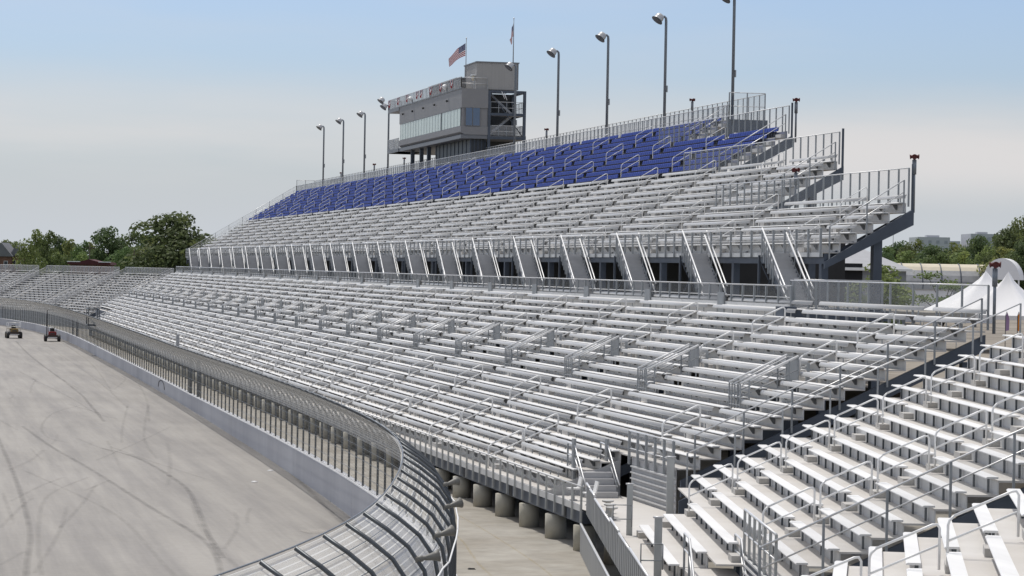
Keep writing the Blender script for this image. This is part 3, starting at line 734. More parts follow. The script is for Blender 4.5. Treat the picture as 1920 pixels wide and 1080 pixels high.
# ================================================================== LIGHT POLES, SPEAKER POLES
lp = thing('light_pole', 'x', 'light pole', (0,0,0), 0, 'floodlight poles along the top of the grandstand')
mb = MB(); mb.tube([(0,0,0),(0,0,8.4),(-.02,0,8.62),(-.14,0,8.74),(-.35,0,8.75)], .115, POLE, 8, None, .085); mb.box(-.25,.25,-.25,.25,0,.05,POLE); mb.obj('pole', lp)
hd = MB(); AX = Vector((-.62, -.12, -.78)); hd.lathe([(0,.10),(.03,.25),(.14,.33),(.30,.36),(.46,.36),(.50,.38)], (-.38,0,8.88), AX, LAMP, 14); hd.lathe([(.50,.40),(.56,.47),(.60,.47),(.60,.40)], (-.38,0,8.88), AX, LAMPG, 14); ho = hd.obj('lamp_head', lp)
mb = MB(); mb.box(-.1,.1,.09,.2,3.0,3.5,GALVD); mb.obj('junction_box', lp)
for k in range(12):
    y = 178.4+17.28*k
    nm = ['tallest grey floodlight pole at the open end, its head cut by the frame top' if k == 0 else f'grey floodlight pole on the top walkway, {ORD[k]} from the open end'][0]
    if k in (5,6,7): continue
    loc = (55.7, y, 21.2)
    if k == 0: lp.location = loc; lp['label'] = nm
    else: 
        if k == 4: nm = 'grey floodlight pole standing in front of the tower stairs'
        if k == 8: nm = 'grey floodlight pole with two heads beside the far end of the tower'
        if k == 11: nm = 'farthest grey floodlight pole over the far end of the blue seats'
        c = copy_tree(lp, loc, None, nm)
        if k == 8:
            h2 = ho.copy(); COL.objects.link(h2); h2.parent = c; h2.location = (-.25, .4, .75)
sp = thing('speaker_pole', 'x', 'speaker pole', (0,0,0), 0, 'poles with clusters of horn speakers')
mb = MB(); mb.tube([(0,0,0),(0,0,2.45)], .06, POLE, 7); mb.tube([(0,0,1.7),(0,0,2.35)], .10, POLE, 7); mb.obj('pole', sp)
REDH = mat('red_horn', (.11,.022,.020), .5)
for ax in ((-.9,.3,-.1),(.75,-.5,-.05),(-.3,-.9,-.1)):
    mb = MB(); horn(mb, Vector((0,0,2.5)), ax, .05, .12, .20, REDH); mb.obj('horn', sp)
SPK = [((43.42,111.85,13.35),1.,'red horn speaker pole at the corner of the lowest upper tier'),((37.98,89.7,8.5),1.,'red horn speaker pole at the top corner of the lower tier by the tent'),
 ((43.95,129.7,13.4),.98,'red horn speaker pole in front of the second tier fence'),((52.72,155.8,18.6),1.05,'dark horn speaker pole at the corner of the blue seats'),
 ((57.9,195.7,21.2),1.0,'small dark speaker pole on the rear fence behind the top blue rows'),((57.9,243.6,21.2),1.0,'small dark speaker pole on the rear fence beside the tower stairs'),
 ((57.9,317.8,21.2),1.0,'small dark speaker pole on the rear fence next to the tower legs'),((57.9,339.2,21.2),1.0,'small dark speaker pole on the rear fence between two floodlight poles'),((57.9,366.5,21.2),.9,'small dark speaker pole on the rear fence by the farthest floodlight pole')]
for k, (loc, s_, lab) in enumerate(SPK):
    if k == 0: sp.location = loc; sp['label'] = lab
    else: copy_tree(sp, loc, random.uniform(-.6,.6), lab, None, (s_,)*3)
# ================================================================== NEAR BLEACHERS (beside the turn)
def bleacher(name, label, fr, rows, segs, aisles, rise, full=True, rail_at=(), endrail=(), step_parts=True, limit=100, lastrow=14, group=None, backs=False, topfence=None, half=.58, feet=None):
    t = thing(name, label, 'bleacher', tuple(fr(0, -.5, 0)), 0, group)
    st_ = Stand(fr, -.5, 0., .76, rise)
    dk = MB()
    for i in rows:
        for a, b in segs(i): st_.deck(dk, i, [(a, b)], i == rows[-1])
    dk.obj('seating_deck', t)
    items = []
    for i in rows:
        for a, b in segs(i):
            for s_, e_ in split(a-.12, b+.12, [(u-half, u+half) for u in aisles]):
                if e_-s_ > .8: items.append((i, s_, e_))
    items.sort(key=lambda q: -max(q[1], -q[2]) if False else q[1])
    bench_parts(t, st_, items, limit, 1.6 if full else 1.83, backs, False, full)
    if step_parts:
        for i in rows[:-1]:
            for u in aisles:
                if any(a < u < b for a, b in segs(i)):
                    mb = MB(); st_.step(mb, i, u, .42); mb.obj('aisle_step', t)
    else:
        mb = MB()
        for i in rows[:-1]:
            for u in aisles: st_.step(mb, i, u, .42)
        mb.obj('aisle_step', t, 'stuff')
    return t, st_
FA = Fr((26.26, 87.8, 3.125), 11.25)
ra = list(range(-3, 16))
def sega(i):
    if i <= -2: return [(-18.2, -6.1)]
    if i == -1: return [(-20.6, -6.1)]
    return [(-27.25, -.1)]
A_AIS = [-6.55, -19.75]
tA, SA = bleacher('bleacher', 'bare silver bleacher block of backless benches beside the lower grandstand', FA, ra, sega, A_AIS, .357, half=.55)
lmA = loop_mesh('aisle_handrail', .357/.76, 1.36, .03)
def loops(t, st_, fr, me, uis):
    base = Vector(fr(0, -.5, 0))
    for u, i in uis:
        p = Vector(fr(u, st_.v(i)+.45, st_.F(i)+st_.r*.5)); place('aisle_handrail', me, t, tuple(p-base), -fr.ang)
loops(tA, SA, FA, lmA, [(-7.35, i) for i in (-1, 1, 3, 5, 7, 9, 11, 13)] + [(-20.5, i) for i in (0, 2, 4, 6, 8, 10, 12)])
for u in (-.28, -9.2, -18.2, -27.3): mb = MB(); mb.prism([(SA.v(0), SA.F(0)-.98),(SA.v(15), SA.F(15)-.95),(SA.v(15), SA.F(15)-.45),(SA.v(0), SA.F(0)-.45)], u, u+.16, DARKST, FA); mb.obj('stringer', tA)
mb = MB(); railing(mb, FA, [(.12, SA.v(0)+.3, SA.F(0)+.15),(.12, SA.v(15)+.3, SA.F(15)+.15)], 1.02, 1.9, .027, (), GALVD, GALV, None, 0, .028, .5); mb.obj('end_railing', tA)
mb = MB(); railing(mb, FA, [(-27.5, SA.v(-1)+.3, SA.F(-1)+.15),(-27.5, SA.v(15)+.3, SA.F(15)+.15)], 1.02, 1.75, .03, (.5,), GALVD, GALV, VEIL, -.3, .03, .6); mb.obj('end_railing', tA)
# guard, closure and stair at the second aisle
mb = MB(); railing(mb, FA, [(-20.7, SA.v(0)-.06, SA.F(0)-.0),(-27.4, SA.v(0)-.06, SA.F(0)-.0)], 1.12, 1.05, .034, (.5,), mat('rail_post_light', (.42,.43,.42), .5, .2), GALV, VEIL, .1, .035, .1); mb.obj('front_guard', tA)
mb = MB()
for z in (-.75,-.55,-.35,-.15): mb.box(-27.3,-20.8, SA.v(0)-.11, SA.v(0)-.035, z, z+.05, RISER, FA)
mb.box(-27.3,-20.8, SA.v(0)-.03, SA.v(0)-.0, -1.2, -.06, DARKST, FA); mb.obj('louvre_panel', tA)
mb = MB()
zt = SA.F(-2)
for k in range(5): mb.box(-21.2-.3*k, -20.55-.3*k if k else -18.3, SA.v(-2)+.06, SA.v(-1)+.66, -1.3, zt-.19*k-(.0 if k else .0)-.004, STAIRM if k else TREAD, FA)
mb.obj('stair', tA)
for v in (SA.v(-2)+.05, SA.v(-1)+.68):
    mb = MB(); mb.tube([(-18.7,v,zt+.98),(-20.2,v,zt+.98),(-21.6,v,zt+.1),(-22.0,v,zt+.05)], .03, GALV, 6, FA); mb.tube([(-18.7,v,zt+.55),(-20.2,v,zt+.55),(-21.5,v,zt-.3)], .024, GALV, 6, FA)
    for u in (-18.7,-20.2): mb.box(u-.03,u+.03,v-.03,v+.03,zt-.2,zt+.98,GALVD,FA)
    mb.obj('stair_rail', tA)
for u, v, z0, z1, w_ in ((-17.95, SA.v(-3)+.15, -1.1, .60, .30), (-5.95, SA.v(-3)+.2, -1.1, .55, .27), (.35, SA.v(0)-.25, -1.1, 1.0, .36)):
    mb = MB(); mb.box(u-.05, u+.05, v-w_*.35, v+w_*.35, z0, z1, mat('rail_post_light', (.42,.43,.42), .5, .2), FA); mb.tube([(u,v-w_*.5,z1+.02),(u,v+w_*.5,z1+.02)], .03, GALV, 6, FA); mb.obj('guard_panel', tA)
for u in (-6.3, -18.35):
    mb = MB(); v = SA.v(-3)-.1; q = -1.08
    mb.tube([(u,v-.25,q),(u,v-.25,q+1.0),(u,v+.35,q+1.0)], .022, GALVD, 6, FA); mb.tube([(u,v-.25,q+.55),(u,v+.35,q+.55)], .02, GALVD, 6, FA); mb.tube([(u,v+.35,q+.3),(u,v+.35,q+1.0)], .022, GALVD, 6, FA); mb.obj('pipe_guard', tA)
# landing, front fence panels and skirt
mb = MB(); lp_ = [(23.32,98.38),(26.36,98.38),(26.36,90.1),FA(-.1,-.55,0)[:2],FA(-5.95,-.55,0)[:2],FA(-6.05,-2.9,0)[:2],FA(-28.5,-2.9,0)[:2],FA(-28.5,-3.45,0)[:2],FA(2.9,-3.45,0)[:2]]
mb.poly([(x,y,2.0) for x,y in lp_], TREAD); mb.poly([(x,y,1.9) for x,y in reversed(lp_)], DARKST); 
mb.poly([FA(-16,-3.4,-1.126), FA(-16,-2.7,-1.126), FA(-28.5,-2.7,-1.126), FA(-28.5,-3.4,-1.126)], TREAD) 
mb.obj('landing', tA)
sp_ = [-4.1, -2.6, 2.85]
for a, b, dz in ((2.85, .6, 0.), (.55, -2.2, -.02), (-2.25, -10.5, -.10), (-10.55, -14.6, .02), (-14.65, -19., -.03), (-19.05,-26,.0)):
    mb = MB(); n_ = max(2, int((a-b)/.35))
    for k in range(n_):
        u0 = a + (b-a)*k/n_; u1 = a + (b-a)*(k+1)/n_-.03*0
        mb.box(u1+.012, u0-.012, -3.5-.012*(k%2), -3.46, -1.2, -.16+dz, PANEL, FA)
    mb.tube([(a,-3.49,-.14+dz),(b,-3.49,-.14+dz)], .04, GALV, 6, FA); mb.obj('fence_panel', tA)
mb = MB(); sk = [(3.1 - 1.2*k, -3.62-.0 - .004*(k-6)**2*0) for k in range(26)]
for (a, va), (b, vb) in zip(sk[:-1], sk[1:]): mb.hexa([FA(b,vb-.06,-3.2),FA(a,va-.06,-3.2),FA(a,va,-3.2),FA(b,vb,-3.2),FA(b,vb-.06,-1.62),FA(a,va-.06,-1.62),FA(a,va,-1.62),FA(b,vb,-1.62)], PANEL)
mb.tube([(3.1,-3.66,-1.6),(-27,-3.66,-1.6)], .045, GALV, 6, FA); mb.obj('skirt_panel', tA)
# lower grandstand: end closure and little stair to the landing
mb = MB()
for z in (2.12,2.34,2.56,2.78,3.0,3.22): mb.box(90.25, 96.0, 26.26, 26.34, z, z+.05, RISER)
mb.box(90.2, 96.1, 26.345, 26.375, 1.9, 3.55, mat('closure_sheet',(.42,.42,.42),.6)); mb.obj('louvre_panel', lower)
mb = MB(); railing(mb, W0, [(90.3,26.27,3.4),(96.2,26.27,3.4)], 1.15, 1.2, .03, (.5,), GALVD, GALV, VEIL, .1, .045, .1); mb.obj('front_guard', lower)
mb = MB()
for k in range(4): mb.box(96.5+.3*k, 97.9, 24.75, 25.95, 2.0 + .225*k, 2.225+.225*k-.004, STAIRM)
mb.box(97.91,99.0,24.75,25.95,2.905,2.96,TREAD); mb.obj('stair', lower)
for x in (24.7, 26.0):
    mb = MB(); mb.tube([(x,96.5,2.5),(x,96.9,2.75),(x,98.3,3.85),(x,99.4,3.9)], .03, GALV, 6); mb.tube([(x,96.8,2.4),(x,98.3,3.4),(x,99.4,3.45)], .026, GALV, 6)
    for y in (96.9,98.3,99.4): mb.xbox(x-.03,x+.03,y-.03,y+.03,2.0,3.85 if y>97 else 2.75,GALVD)
    mb.xbox(x-.05,x+.05,98.3,98.6,2.0,4.1,GALVD); mb.obj('stair_rail', lower)
# pedestal stools on the landing
ST = [((24.0,90.6),'pale pedestal stool on the landing, farthest of the three in line'),((23.7,89.2),'pale pedestal stool on the landing, middle of the three in line'),((23.45,88.0),'pale pedestal stool on the landing, nearest of the three in line')]
for (x, y), lab in ST:
    mb = MB(); mb.lathe([(0,.17),(.03,.17),(.06,.08),(.28,.06),(.36,.10),(.40,.21),(.44,.22),(.45,.2)], (x,y,2.0), (0,0,1), mat('stool_metal', (.5,.5,.48), .5, .1), 12)
    tag(mb.obj('pedestal_stool'), lab, 'stool', 'pedestal stools on the landing')
for (x, y), lab in (((24.0,95.6),'white fixed seat with curved back near the stair, farther from the stools'),((24.1,93.6),'white fixed seat with curved back near the stair, closer to the stools')):
    t = thing('fixed_seat', lab, 'seat', (x,y,2.0), 0, 'white fixed seats on the landing')
    mb = MB(); mb.lathe([(0,.16),(.03,.15),(.05,.05),(.42,.05)], (x,y,2.0), (0,0,1), GALVD, 10); mb.obj('base', t)
    mb = MB(); mb.prism([(x-.22,2.42),(x+.2,2.42),(x+.3,2.86),(x+.26,2.88),(x+.17,2.47),(x-.22,2.47)], y-.22, y+.22, SEATA); mb.obj('shell', t)
# second bleacher block, nearest the eye
FB = Fr((21.3, 57.0, 3.935), 20.5)
def segb(i): return [(-26., -.1)]
tB, SB = bleacher('bleacher', 'bare silver bleacher block nearest the viewer, cut by the frame corner', FB, list(range(-3, 13)), segb, [-7.0, -20.3], .35, half=.5)
loops(tB, SB, FB, loop_mesh('aisle_handrail', .35/.76, 1.36, .03), [(-7.7, i) for i in (-2, 0, 2, 4, 6, 8)])
for u in (-.3, -9., -18.): mb = MB(); mb.prism([(SB.v(-3), SB.F(-3)-.95),(SB.v(12), SB.F(12)-.9),(SB.v(12), SB.F(12)-.45),(SB.v(-3), SB.F(-3)-.45)], u, u+.16, DARKST, FB); mb.obj('stringer', tB)
# ================================================================== FAR BLEACHERS round the far turn
CL = ['far silver bleacher block adjoining the end of the lower grandstand', 'far silver bleacher block in the middle of the far turn', 'far silver bleacher block at the frame edge beyond the yellow machine']
org = (27.5, 397.2); ang = -11.25
for q in range(3):
    fr = Fr((org[0], org[1], 3.35), ang)
    tC, SC = bleacher('bleacher', CL[q], fr, list(range(-2, 15)), lambda i: [(0., 26.6)], [6.6, 19.9], .355, False, limit=60, step_parts=False, half=.6, group=None)
    mb = MB(); railing(mb, fr, [(0,SC.v(15)-.02,SC.F(14)+.02),(26.6,SC.v(15)-.02,SC.F(14)+.02)], 1.35, 1.6, .03, (), GALVD, GALV, VEIL2, .0, .04); mb.obj('top_fence', tC)
    for u in (-.1, 26.7):
        mb = MB(); railing(mb, fr, [(u,SC.v(-2),SC.F(-2)+.1),(u,SC.v(14)+.7,SC.F(14)+.1)], 1.05, 2., .03, (.5,), GALVD, GALV, VEIL2, .0, .03, .3); mb.obj('end_railing', tC)
        mb = MB(); mb.prism([(SC.v(-2),SC.F(-2)-.8),(SC.v(15),SC.F(15)-.9),(SC.v(15),SC.F(15)-.38),(SC.v(-2),SC.F(-2)-.06)], u-.06, u+.06, DARKST, fr); mb.obj('end_stringer', tC)
    mc = loop_mesh('aisle_handrail', .355/.76, 1.4, .03); base = Vector(fr(0,-.5,0))
    for u in (6.6, 19.9):
        for i in (-1, 2, 5, 8, 11):
            p = Vector(fr(u, SC.v(i)+.3, SC.F(i))); place('aisle_handrail', mc, tC, tuple(p-base), -fr.ang)
    mb = MB(); mb.box(0, 26.6, SC.v(-2)-.1, SC.v(-2)-.04, -3.4, SC.F(-2)-.06, GALVD, fr); mb.obj('front_panel', tC)
    e = Vector(fr(27.2, 0, 0)); org = (e.x, e.y); ang -= 11.25

# ================================================================== CONTROL TOWER
tw = thing('control_tower', 'grey race control tower with long window band standing over the top walkway', 'tower', (56.5,270,21.2))
mb = MB()
mb.xbox(55.1, 57.9, 270., 306., 27.12, 29.1, CLAD); mb.xbox(55.2, 57.9, 270.1, 305.9, 25.2, 27.12, CLAD); mb.hexa([(55.45,270.,24.35),(57.9,270.,24.35),(57.9,306.,24.35),(55.45,306.,24.35),(55.05,270.,24.62),(57.9,270.,24.62),(57.9,306.,24.62),(55.05,306.,24.62)], CLAD)
mb.xbox(55.05, 57.9, 270., 306., 24.62, 25.2, CLAD)
mb.obj('cabin', tw)
mb = MB(); mb.xbox(55.02,55.08,270.,313.,29.1,29.2,TRIM); mb.xbox(55.0,58.1,306.,313.2,28.75,29.1,TRIM); mb.xbox(55.0,58.,305.9,313.,23.95,24.35,TRIM); mb.xbox(55.1,62.,270.1,313.,23.95,24.34,TRIM); mb.obj('floor_slab', tw)
for a, b in ((270.6,280.6),(280.9,305.4)):
    n_ = int((b-a)/1.62)
    mb = MB(); mb.xbox(55.12,55.16,a,b,25.25,27.08,WIN1); f = mb.obj('window', tw)
    m2 = MB()
    for k in range(n_+1): y = a+(b-a)*k/n_; m2.xbox(55.10,55.13,y-.02,y+.02,25.25,27.08,mat('mullion',(.42,.46,.46),.5))
    m2.xbox(55.09,55.12,a-.05,b+.05,27.06,27.11,TRIM); m2.xbox(55.09,55.12,a-.05,b+.05,25.2,25.26,TRIM); m2.obj('window_frame', f)
mb = MB(); mb.xbox(55.05,55.13,280.62,280.9,25.2,27.1,TRIM); mb.obj('pilaster', tw)
for x0, x1 in ((55.55,56.25),(56.31,57.05)):
    mb = MB(); mb.xbox(x0,x1,269.97,270.02,25.3,27.1,WIN2); f = mb.obj('window', tw); m2 = MB()
    for x in (x0,x1): m2.xbox(x-.02,x+.02,269.95,269.975,25.25,27.15,TRIM)
    m2.xbox(x0,x1,269.95,269.975,25.25,25.3,TRIM); m2.obj('window_frame', f)
for y in (277, 284, 290.5, 297, 303):
    mb = MB(); mb.lathe([(0,.10),(.12,.12),(.2,.10)], (55.02,y,28.2), (-1,0,-.4), BLACK, 8); mb.obj('camera', tw)
mb = MB(); railing(mb, W0, [(270.1,55.05,29.15),(313.1,55.05,29.15)], 1.15, .8, .03, (), GALVD, GALV, VEIL2, .0, .03); railing(mb, W0, [(270.1,55.05,29.15),(270.1,57.8,29.15)], 1.1, 1.3, .03, (.5,), GALVD, GALV, None, 0, .03); railing(mb, W0, [(313.1,55.05,29.15),(313.1,58,29.15)], 1.15, .8, .03, (), GALVD, GALV, VEIL2, .0, .03); mb.obj('roof_railing', tw)
mb = MB(); railing(mb, W0, [(306.,55.05,24.35),(313.,55.05,24.35),(313.,57.9,24.35)], 1.2, .7, .03, (), GALVD, GALV, VEIL2, .0, .03); mb.obj('balcony_railing', tw)
mb = MB(); mb.xbox(55.9,57.9,276.5,292.,29.1,30.55,CLADR); mb.xbox(55.8,58.,276.3,292.2,30.55,30.65,TRIM); mb.obj('roof_room', tw)
mb = MB(); mb.xbox(56.7,61.1,270.3,276.6,29.1,31.85,CLADR); mb.xbox(56.62,61.2,270.2,276.7,31.85,31.97,TRIM); mb.xbox(61.0,61.12,270.25,270.3,29.1,31.85,TRIM); mb.obj('stair_head', tw)
mb = MB(); mb.lathe([(0,.34),(.05,.3),(.75,.42),(.8,.46),(.82,.4)], (57.3,270.9,29.12), (0,0,1), DARKST, 12); mb.obj('planter', tw)
mb = MB(); mb.xbox(56.2,56.75,270.6,271.0,30.5,30.62,WHITE); mb.lathe([(0,.16),(.25,.22),(.5,.12)], (56.45,270.8,29.98), (0,0,1), BEIGE, 10); mb.obj('roof_lantern', tw)
mb = MB()
for x in (58.05, 61.8):
    for y in (270.15, 275.8): mb.xbox(x-.14,x+.14,y-.14,y+.14,21.2 if x < 60 else 5.,29.0,DARKST)
for z in (23.95, 26.4, 28.75):
    mb.xbox(58.2,61.66,270.05,270.25,z,z+.26,DARKST); mb.xbox(61.72,61.9,270.29,275.66,z,z+.26,DARKST)
mb.obj('stair_frame', tw)
for z in (24.0, 26.45):
    mb = MB(); railing(mb, W0, [(270.1,58.2,z+.26),(270.1,61.6,z+.26),(275.6,61.75,z+.26)], 1.1, .8, .03, (.5,), GALVD, GALV, VEIL2 if z < 25 else None, 0, .03); mb.obj('landing_railing', tw)
mb = MB(); mb.xbox(58.2,61.6,274.,275.6,24.1,24.25,STAIRM); mb.xbox(58.2,61.6,270.3,271.6,26.4,26.62,STAIRM)
mb.hexa([(58.3,271.6,24.3),(60.9,271.6,26.4),(60.9,272.8,26.4),(58.3,272.8,24.3),(58.3,271.6,24.6),(60.9,271.6,26.7),(60.9,272.8,26.7),(58.3,272.8,24.6)], STAIRM)
mb.hexa([(61.2,273.,26.5),(58.6,273.,28.8),(58.6,274.2,28.8),(61.2,274.2,26.5),(61.2,273.,26.8),(58.6,273.,29.1),(58.6,274.2,29.1),(61.2,274.2,26.8)], STAIRM); mb.obj('stair', tw)
for x, z in ((59.3,28.9),(59.55,28.75)):
    mb = MB(); mb.tube([(x,269.95,z),(x+.33,269.95,z-.75)], .045, RAILW, 6); mb.obj('stair_handrail', tw)
mb = MB(); mb.tube([(58.2,270.1,28.7),(61.6,270.1,24.3)], .05, DARKST, 5); mb.obj('brace', tw)
mb = MB(); mb.xbox(58.2,62.2,276.,276.2,21.2,29.,mat('dark_wall',(.07,.075,.08),.8)); mb.obj('stair_wall', tw)
mb = MB(); mb.xbox(56.3,57.9,270.8,289.5,21.21,23.94,WIN3); f = mb.obj('lower_room', tw); m2 = MB()
for k in range(10): y = 271+2.05*k; m2.xbox(56.24,56.31,y-.1,y+.1,21.21,23.94,DARKST)
for k in range(5): x = 56.3+.38*k; m2.xbox(x-.05,x+.05,270.74,270.81,21.21,23.94,DARKST)
m2.obj('window_frame', f)
for y in (301.5, 296., 291.6):
    for x in (55.9, 57.8):
        mb = MB(); mb.xbox(x-.2,x+.2,y-.22,y+.22,21.21,23.95,DARKST); mb.obj('leg', tw)
# floodlights on the roof edge
for k, (y, z) in enumerate(((277.6,29.45),(297.5,29.35))):
    t = thing('floodlight', ['small white floodlight on the tower roof edge nearer the tower stairs', 'small white floodlight on the tower roof edge toward the far balcony'][k], 'floodlight', (55.0,y,29.2), 0, 'floodlights on the tower roof edge')
    mb = MB(); mb.tube([(55.05,y,29.1),(55.0,y,z+.3),(54.85,y,z+.42)], .04, GALVD, 6); mb.obj('arm', t)
    mb = MB(); mb.lathe([(0,.12),(.08,.22),(.3,.26),(.42,.30)], (54.9,y,z+.45), (-.6,-.2,-.78), WHITE, 12); mb.obj('housing', t)
# bunting fans on the roof railing
REDC = mat('red_cloth', (.30,.03,.035), .8); WHC = mat('white_cloth', (.7,.7,.7), .8); NAVY = mat('navy_cloth', (.02,.03,.10), .8)
BY = [312.4, 306.5, 300.8, 294.6, 292.2, 286.6, 281., 275.]
for k, y in enumerate(BY):
    t = thing('bunting_fan', f'red, white and navy bunting on the tower roof railing, {ORD[k] if k else "farthest"} from the far corner' if k else 'red, white and navy bunting on the tower roof railing at its far corner', 'bunting', (55.0,y,30.2), 0, 'bunting fans on the roof railing')
    for r0, r1, m in ((.02,.26,NAVY),(.26,.46,WHC),(.46,.66,REDC)):
        mb = MB(); n_ = 10
        for q in range(n_):
            a0 = math.pi*(1+q/n_); a1 = math.pi*(1+(q+1)/n_)
            wv = lambda a: 54.98-.03*math.sin(a*11)
            mb.poly([(wv(a0),y+r0*math.cos(a0)*1.1,30.28+r0*math.sin(a0)*1.4),(wv(a0),y+r1*math.cos(a0)*1.1,30.28+r1*math.sin(a0)*1.4),(wv(a1),y+r1*math.cos(a1)*1.1,30.28+r1*math.sin(a1)*1.4),(wv(a1),y+r0*math.cos(a1)*1.1,30.28+r0*math.sin(a1)*1.4)], m)
        mb.obj('cloth_band', t)
# ================================================================== FLAGS
def flag_mat():
    m, nt, out = nodes('stars_and_stripes'); uv = N(nt, 'ShaderNodeUVMap'); sp = N(nt, 'ShaderNodeSeparateXYZ'); L(nt, uv.outputs[0], sp.inputs[0])
    def math_(op, a, b=None):
        n_ = N(nt, 'ShaderNodeMath', operation=op)
        for j, x in enumerate((a, b)):
            if x is None: continue
            if isinstance(x, (int, float)): n_.inputs[j].default_value = x
            else: L(nt, x, n_.inputs[j])
        return n_.outputs[0]
    u, v = sp.outputs[0], sp.outputs[1]
    stripe = math_('LESS_THAN', math_('FRACT', math_('MULTIPLY', v, 6.5)), .5)
    canton = math_('MULTIPLY', math_('LESS_THAN', u, .4), math_('GREATER_THAN', v, .4615))
    su = math_('FRACT', math_('MULTIPLY', u, 15.)); sv = math_('FRACT', math_('MULTIPLY', v, 16.7))
    d2 = math_('ADD', math_('POWER', math_('SUBTRACT', su, .5), 2.), math_('POWER', math_('SUBTRACT', sv, .5), 2.)); star = math_('LESS_THAN', d2, .06)
    def mix(f, a, b):
        n_ = N(nt, 'ShaderNodeMix', data_type='RGBA'); L(nt, f, n_.inputs['Factor'])
        for k, x in (('A', a), ('B', b)):
            if isinstance(x, tuple): n_.inputs[k].default_value = (*x, 1)
            else: L(nt, x, n_.inputs[k])
        return n_.outputs['Result']
    c = mix(canton, mix(stripe, (.72,.70,.70), (.30,.02,.03)), mix(star, (.02,.03,.11), (.7,.7,.7)))
    d = N(nt, 'ShaderNodeBsdfDiffuse'); t = N(nt, 'ShaderNodeBsdfTranslucent'); mx = N(nt, 'ShaderNodeMixShader'); mx.inputs['Fac'].default_value = .3
    L(nt, c, d.inputs[0]); L(nt, c, t.inputs[0]); L(nt, d.outputs[0], mx.inputs[1]); L(nt, t.outputs[0], mx.inputs[2]); L(nt, mx.outputs[0], out.inputs[0]); return m
FLAGM = flag_mat()
def flag(x, y, z, w_, h_, fx, fy, droop, fold, label):
    mb = MB(); mb.uv = []; nu, nv = 22, 12
    for i in range(nu+1):
        for j in range(nv+1):
            s_ = i/nu; t_ = j/nv
            wv = fold*math.sin(s_*9+t_*1.2)*s_
            mb.v.append((x + fx*w_*s_ - fy*wv, y + fy*w_*s_ + fx*wv, z - h_*(1-t_)*(1-.32*s_*droop) - droop*w_*s_*(.55+.35*s_) + .05*math.sin(s_*7+t_*4)*s_)); mb.uv.append((s_, t_))
    for i in range(nu):
        for j in range(nv): a = i*(nv+1)+j; mb.face((a, a+nv+1, a+nv+2, a+1), FLAGM, True)
    return tag(mb.obj('flag'), label, 'flag', 'national flags on the tower')
for x, y, z0, z1, lab in ((56.4,274.5,29.1,34.6,'thin grey flagpole rising from the middle of the tower roof'),(60.6,270.6,31.97,36.5,'thin grey flagpole on the corner of the tower stair head')):
    t = thing('flagpole', lab, 'flagpole', (x,y,z0), 0, 'flagpoles on the tower')
    mb = MB(); mb.tube([(x,y,z0),(x,y,z1)], .06, GALVD, 7, None, .035); mb.obj('pole', t); mb = MB(); mb.lathe([(0,.03),(.05,.07),(.12,.07),(.16,.02)], (x,y,z1), (0,0,1), GALV, 8); mb.obj('finial', t)
flag(56.32,274.5,34.15,2.0,1.32,-.93,-.3,.95,.14,'red, white and blue striped flag streaming out from the middle flagpole')
flag(60.55,270.6,36.1,1.15,1.35,-.42,-.9,1.75,.16,'red, white and blue striped flag hanging limp on the stair head flagpole')
# ================================================================== TREES
def crown_mesh(name, seed, m, hgt=18., rad=7., lobes=16, per=230, leaf=.62, low=.18):
    rnd = random.Random(seed); mb = MB(); L_ = []
    for k in range(lobes):
        t = (k+.5)/lobes; z = hgt*(low + (1-low)*t*.93); prof = math.sin(math.pi*min(1, .16+t*.80))**.75
        a = rnd.uniform(0, 6.28)+k*2.4; d = rad*prof*rnd.uniform(.25,.72)
        L_.append((d*math.cos(a), d*math.sin(a), z, rad*rnd.uniform(.27,.46)*(.55+.5*prof)))
    for cx, cy, cz, r in L_:
        n = int(per*(r/(rad*.36))**1.6)
        for q in range(n):
            while True:
                p = Vector((rnd.uniform(-1,1), rnd.uniform(-1,1), rnd.uniform(-1,1)))
                if .25 < p.length < 1.: break
            p = p.normalized()*(.45+.6*rnd.random()**.6)
            c = Vector((cx+p.x*r, cy+p.y*r, cz+p.z*r*.8))
            nrm = (p + Vector((rnd.gauss(0,.6), rnd.gauss(0,.6), rnd.gauss(.3,.6)))).normalized()
            a = nrm.orthogonal().normalized(); b = nrm.cross(a); w_ = rnd.uniform(0,6.28); a, b = a*math.cos(w_)+b*math.sin(w_), b*math.cos(w_)-a*math.sin(w_)
            s_ = leaf*rnd.uniform(.6,1.5)
            mb.poly([c+a*s_*.55, c+b*s_*.32, c-a*s_*.5, c-b*s_*.34], m)
    return mb.mesh(name), L_
def tree_proto(name, seed, m, label, cat='tree', **kw):
    t = thing(name, label, cat); me, L_ = crown_mesh('crown', seed, m, **kw)
    mb = MB(); h = kw.get('hgt', 18.); r = kw.get('trunk', h*.018)
    mb.tube([(0,0,-.3),(.1,0,h*.2),(-.1,.15,h*.45),(0,.1,h*.72)], r, BARK, 7, None, r*.3)
    for cx, cy, cz, rr in L_[::2]: 
        z0 = max(h*.14, cz-h*.2); mb.tube([(0,0,z0),(cx*.5,cy*.5,z0+(cz-z0)*.6),(cx,cy,cz)], r*.4, BARK, 5, None, r*.12)
    mb.obj('trunk', t); place('crown', me, t)
    return t
protos = [tree_proto('broadleaf_tree', 3, LEAFD, 'x', lobes=20, per=250), tree_proto('maple_tree', 11, LEAF, 'x', lobes=17, per=230, rad=6.6), tree_proto('pale_leaved_tree', 23, LEAFL, 'x', lobes=15, per=210, rad=7.2, low=.12)]
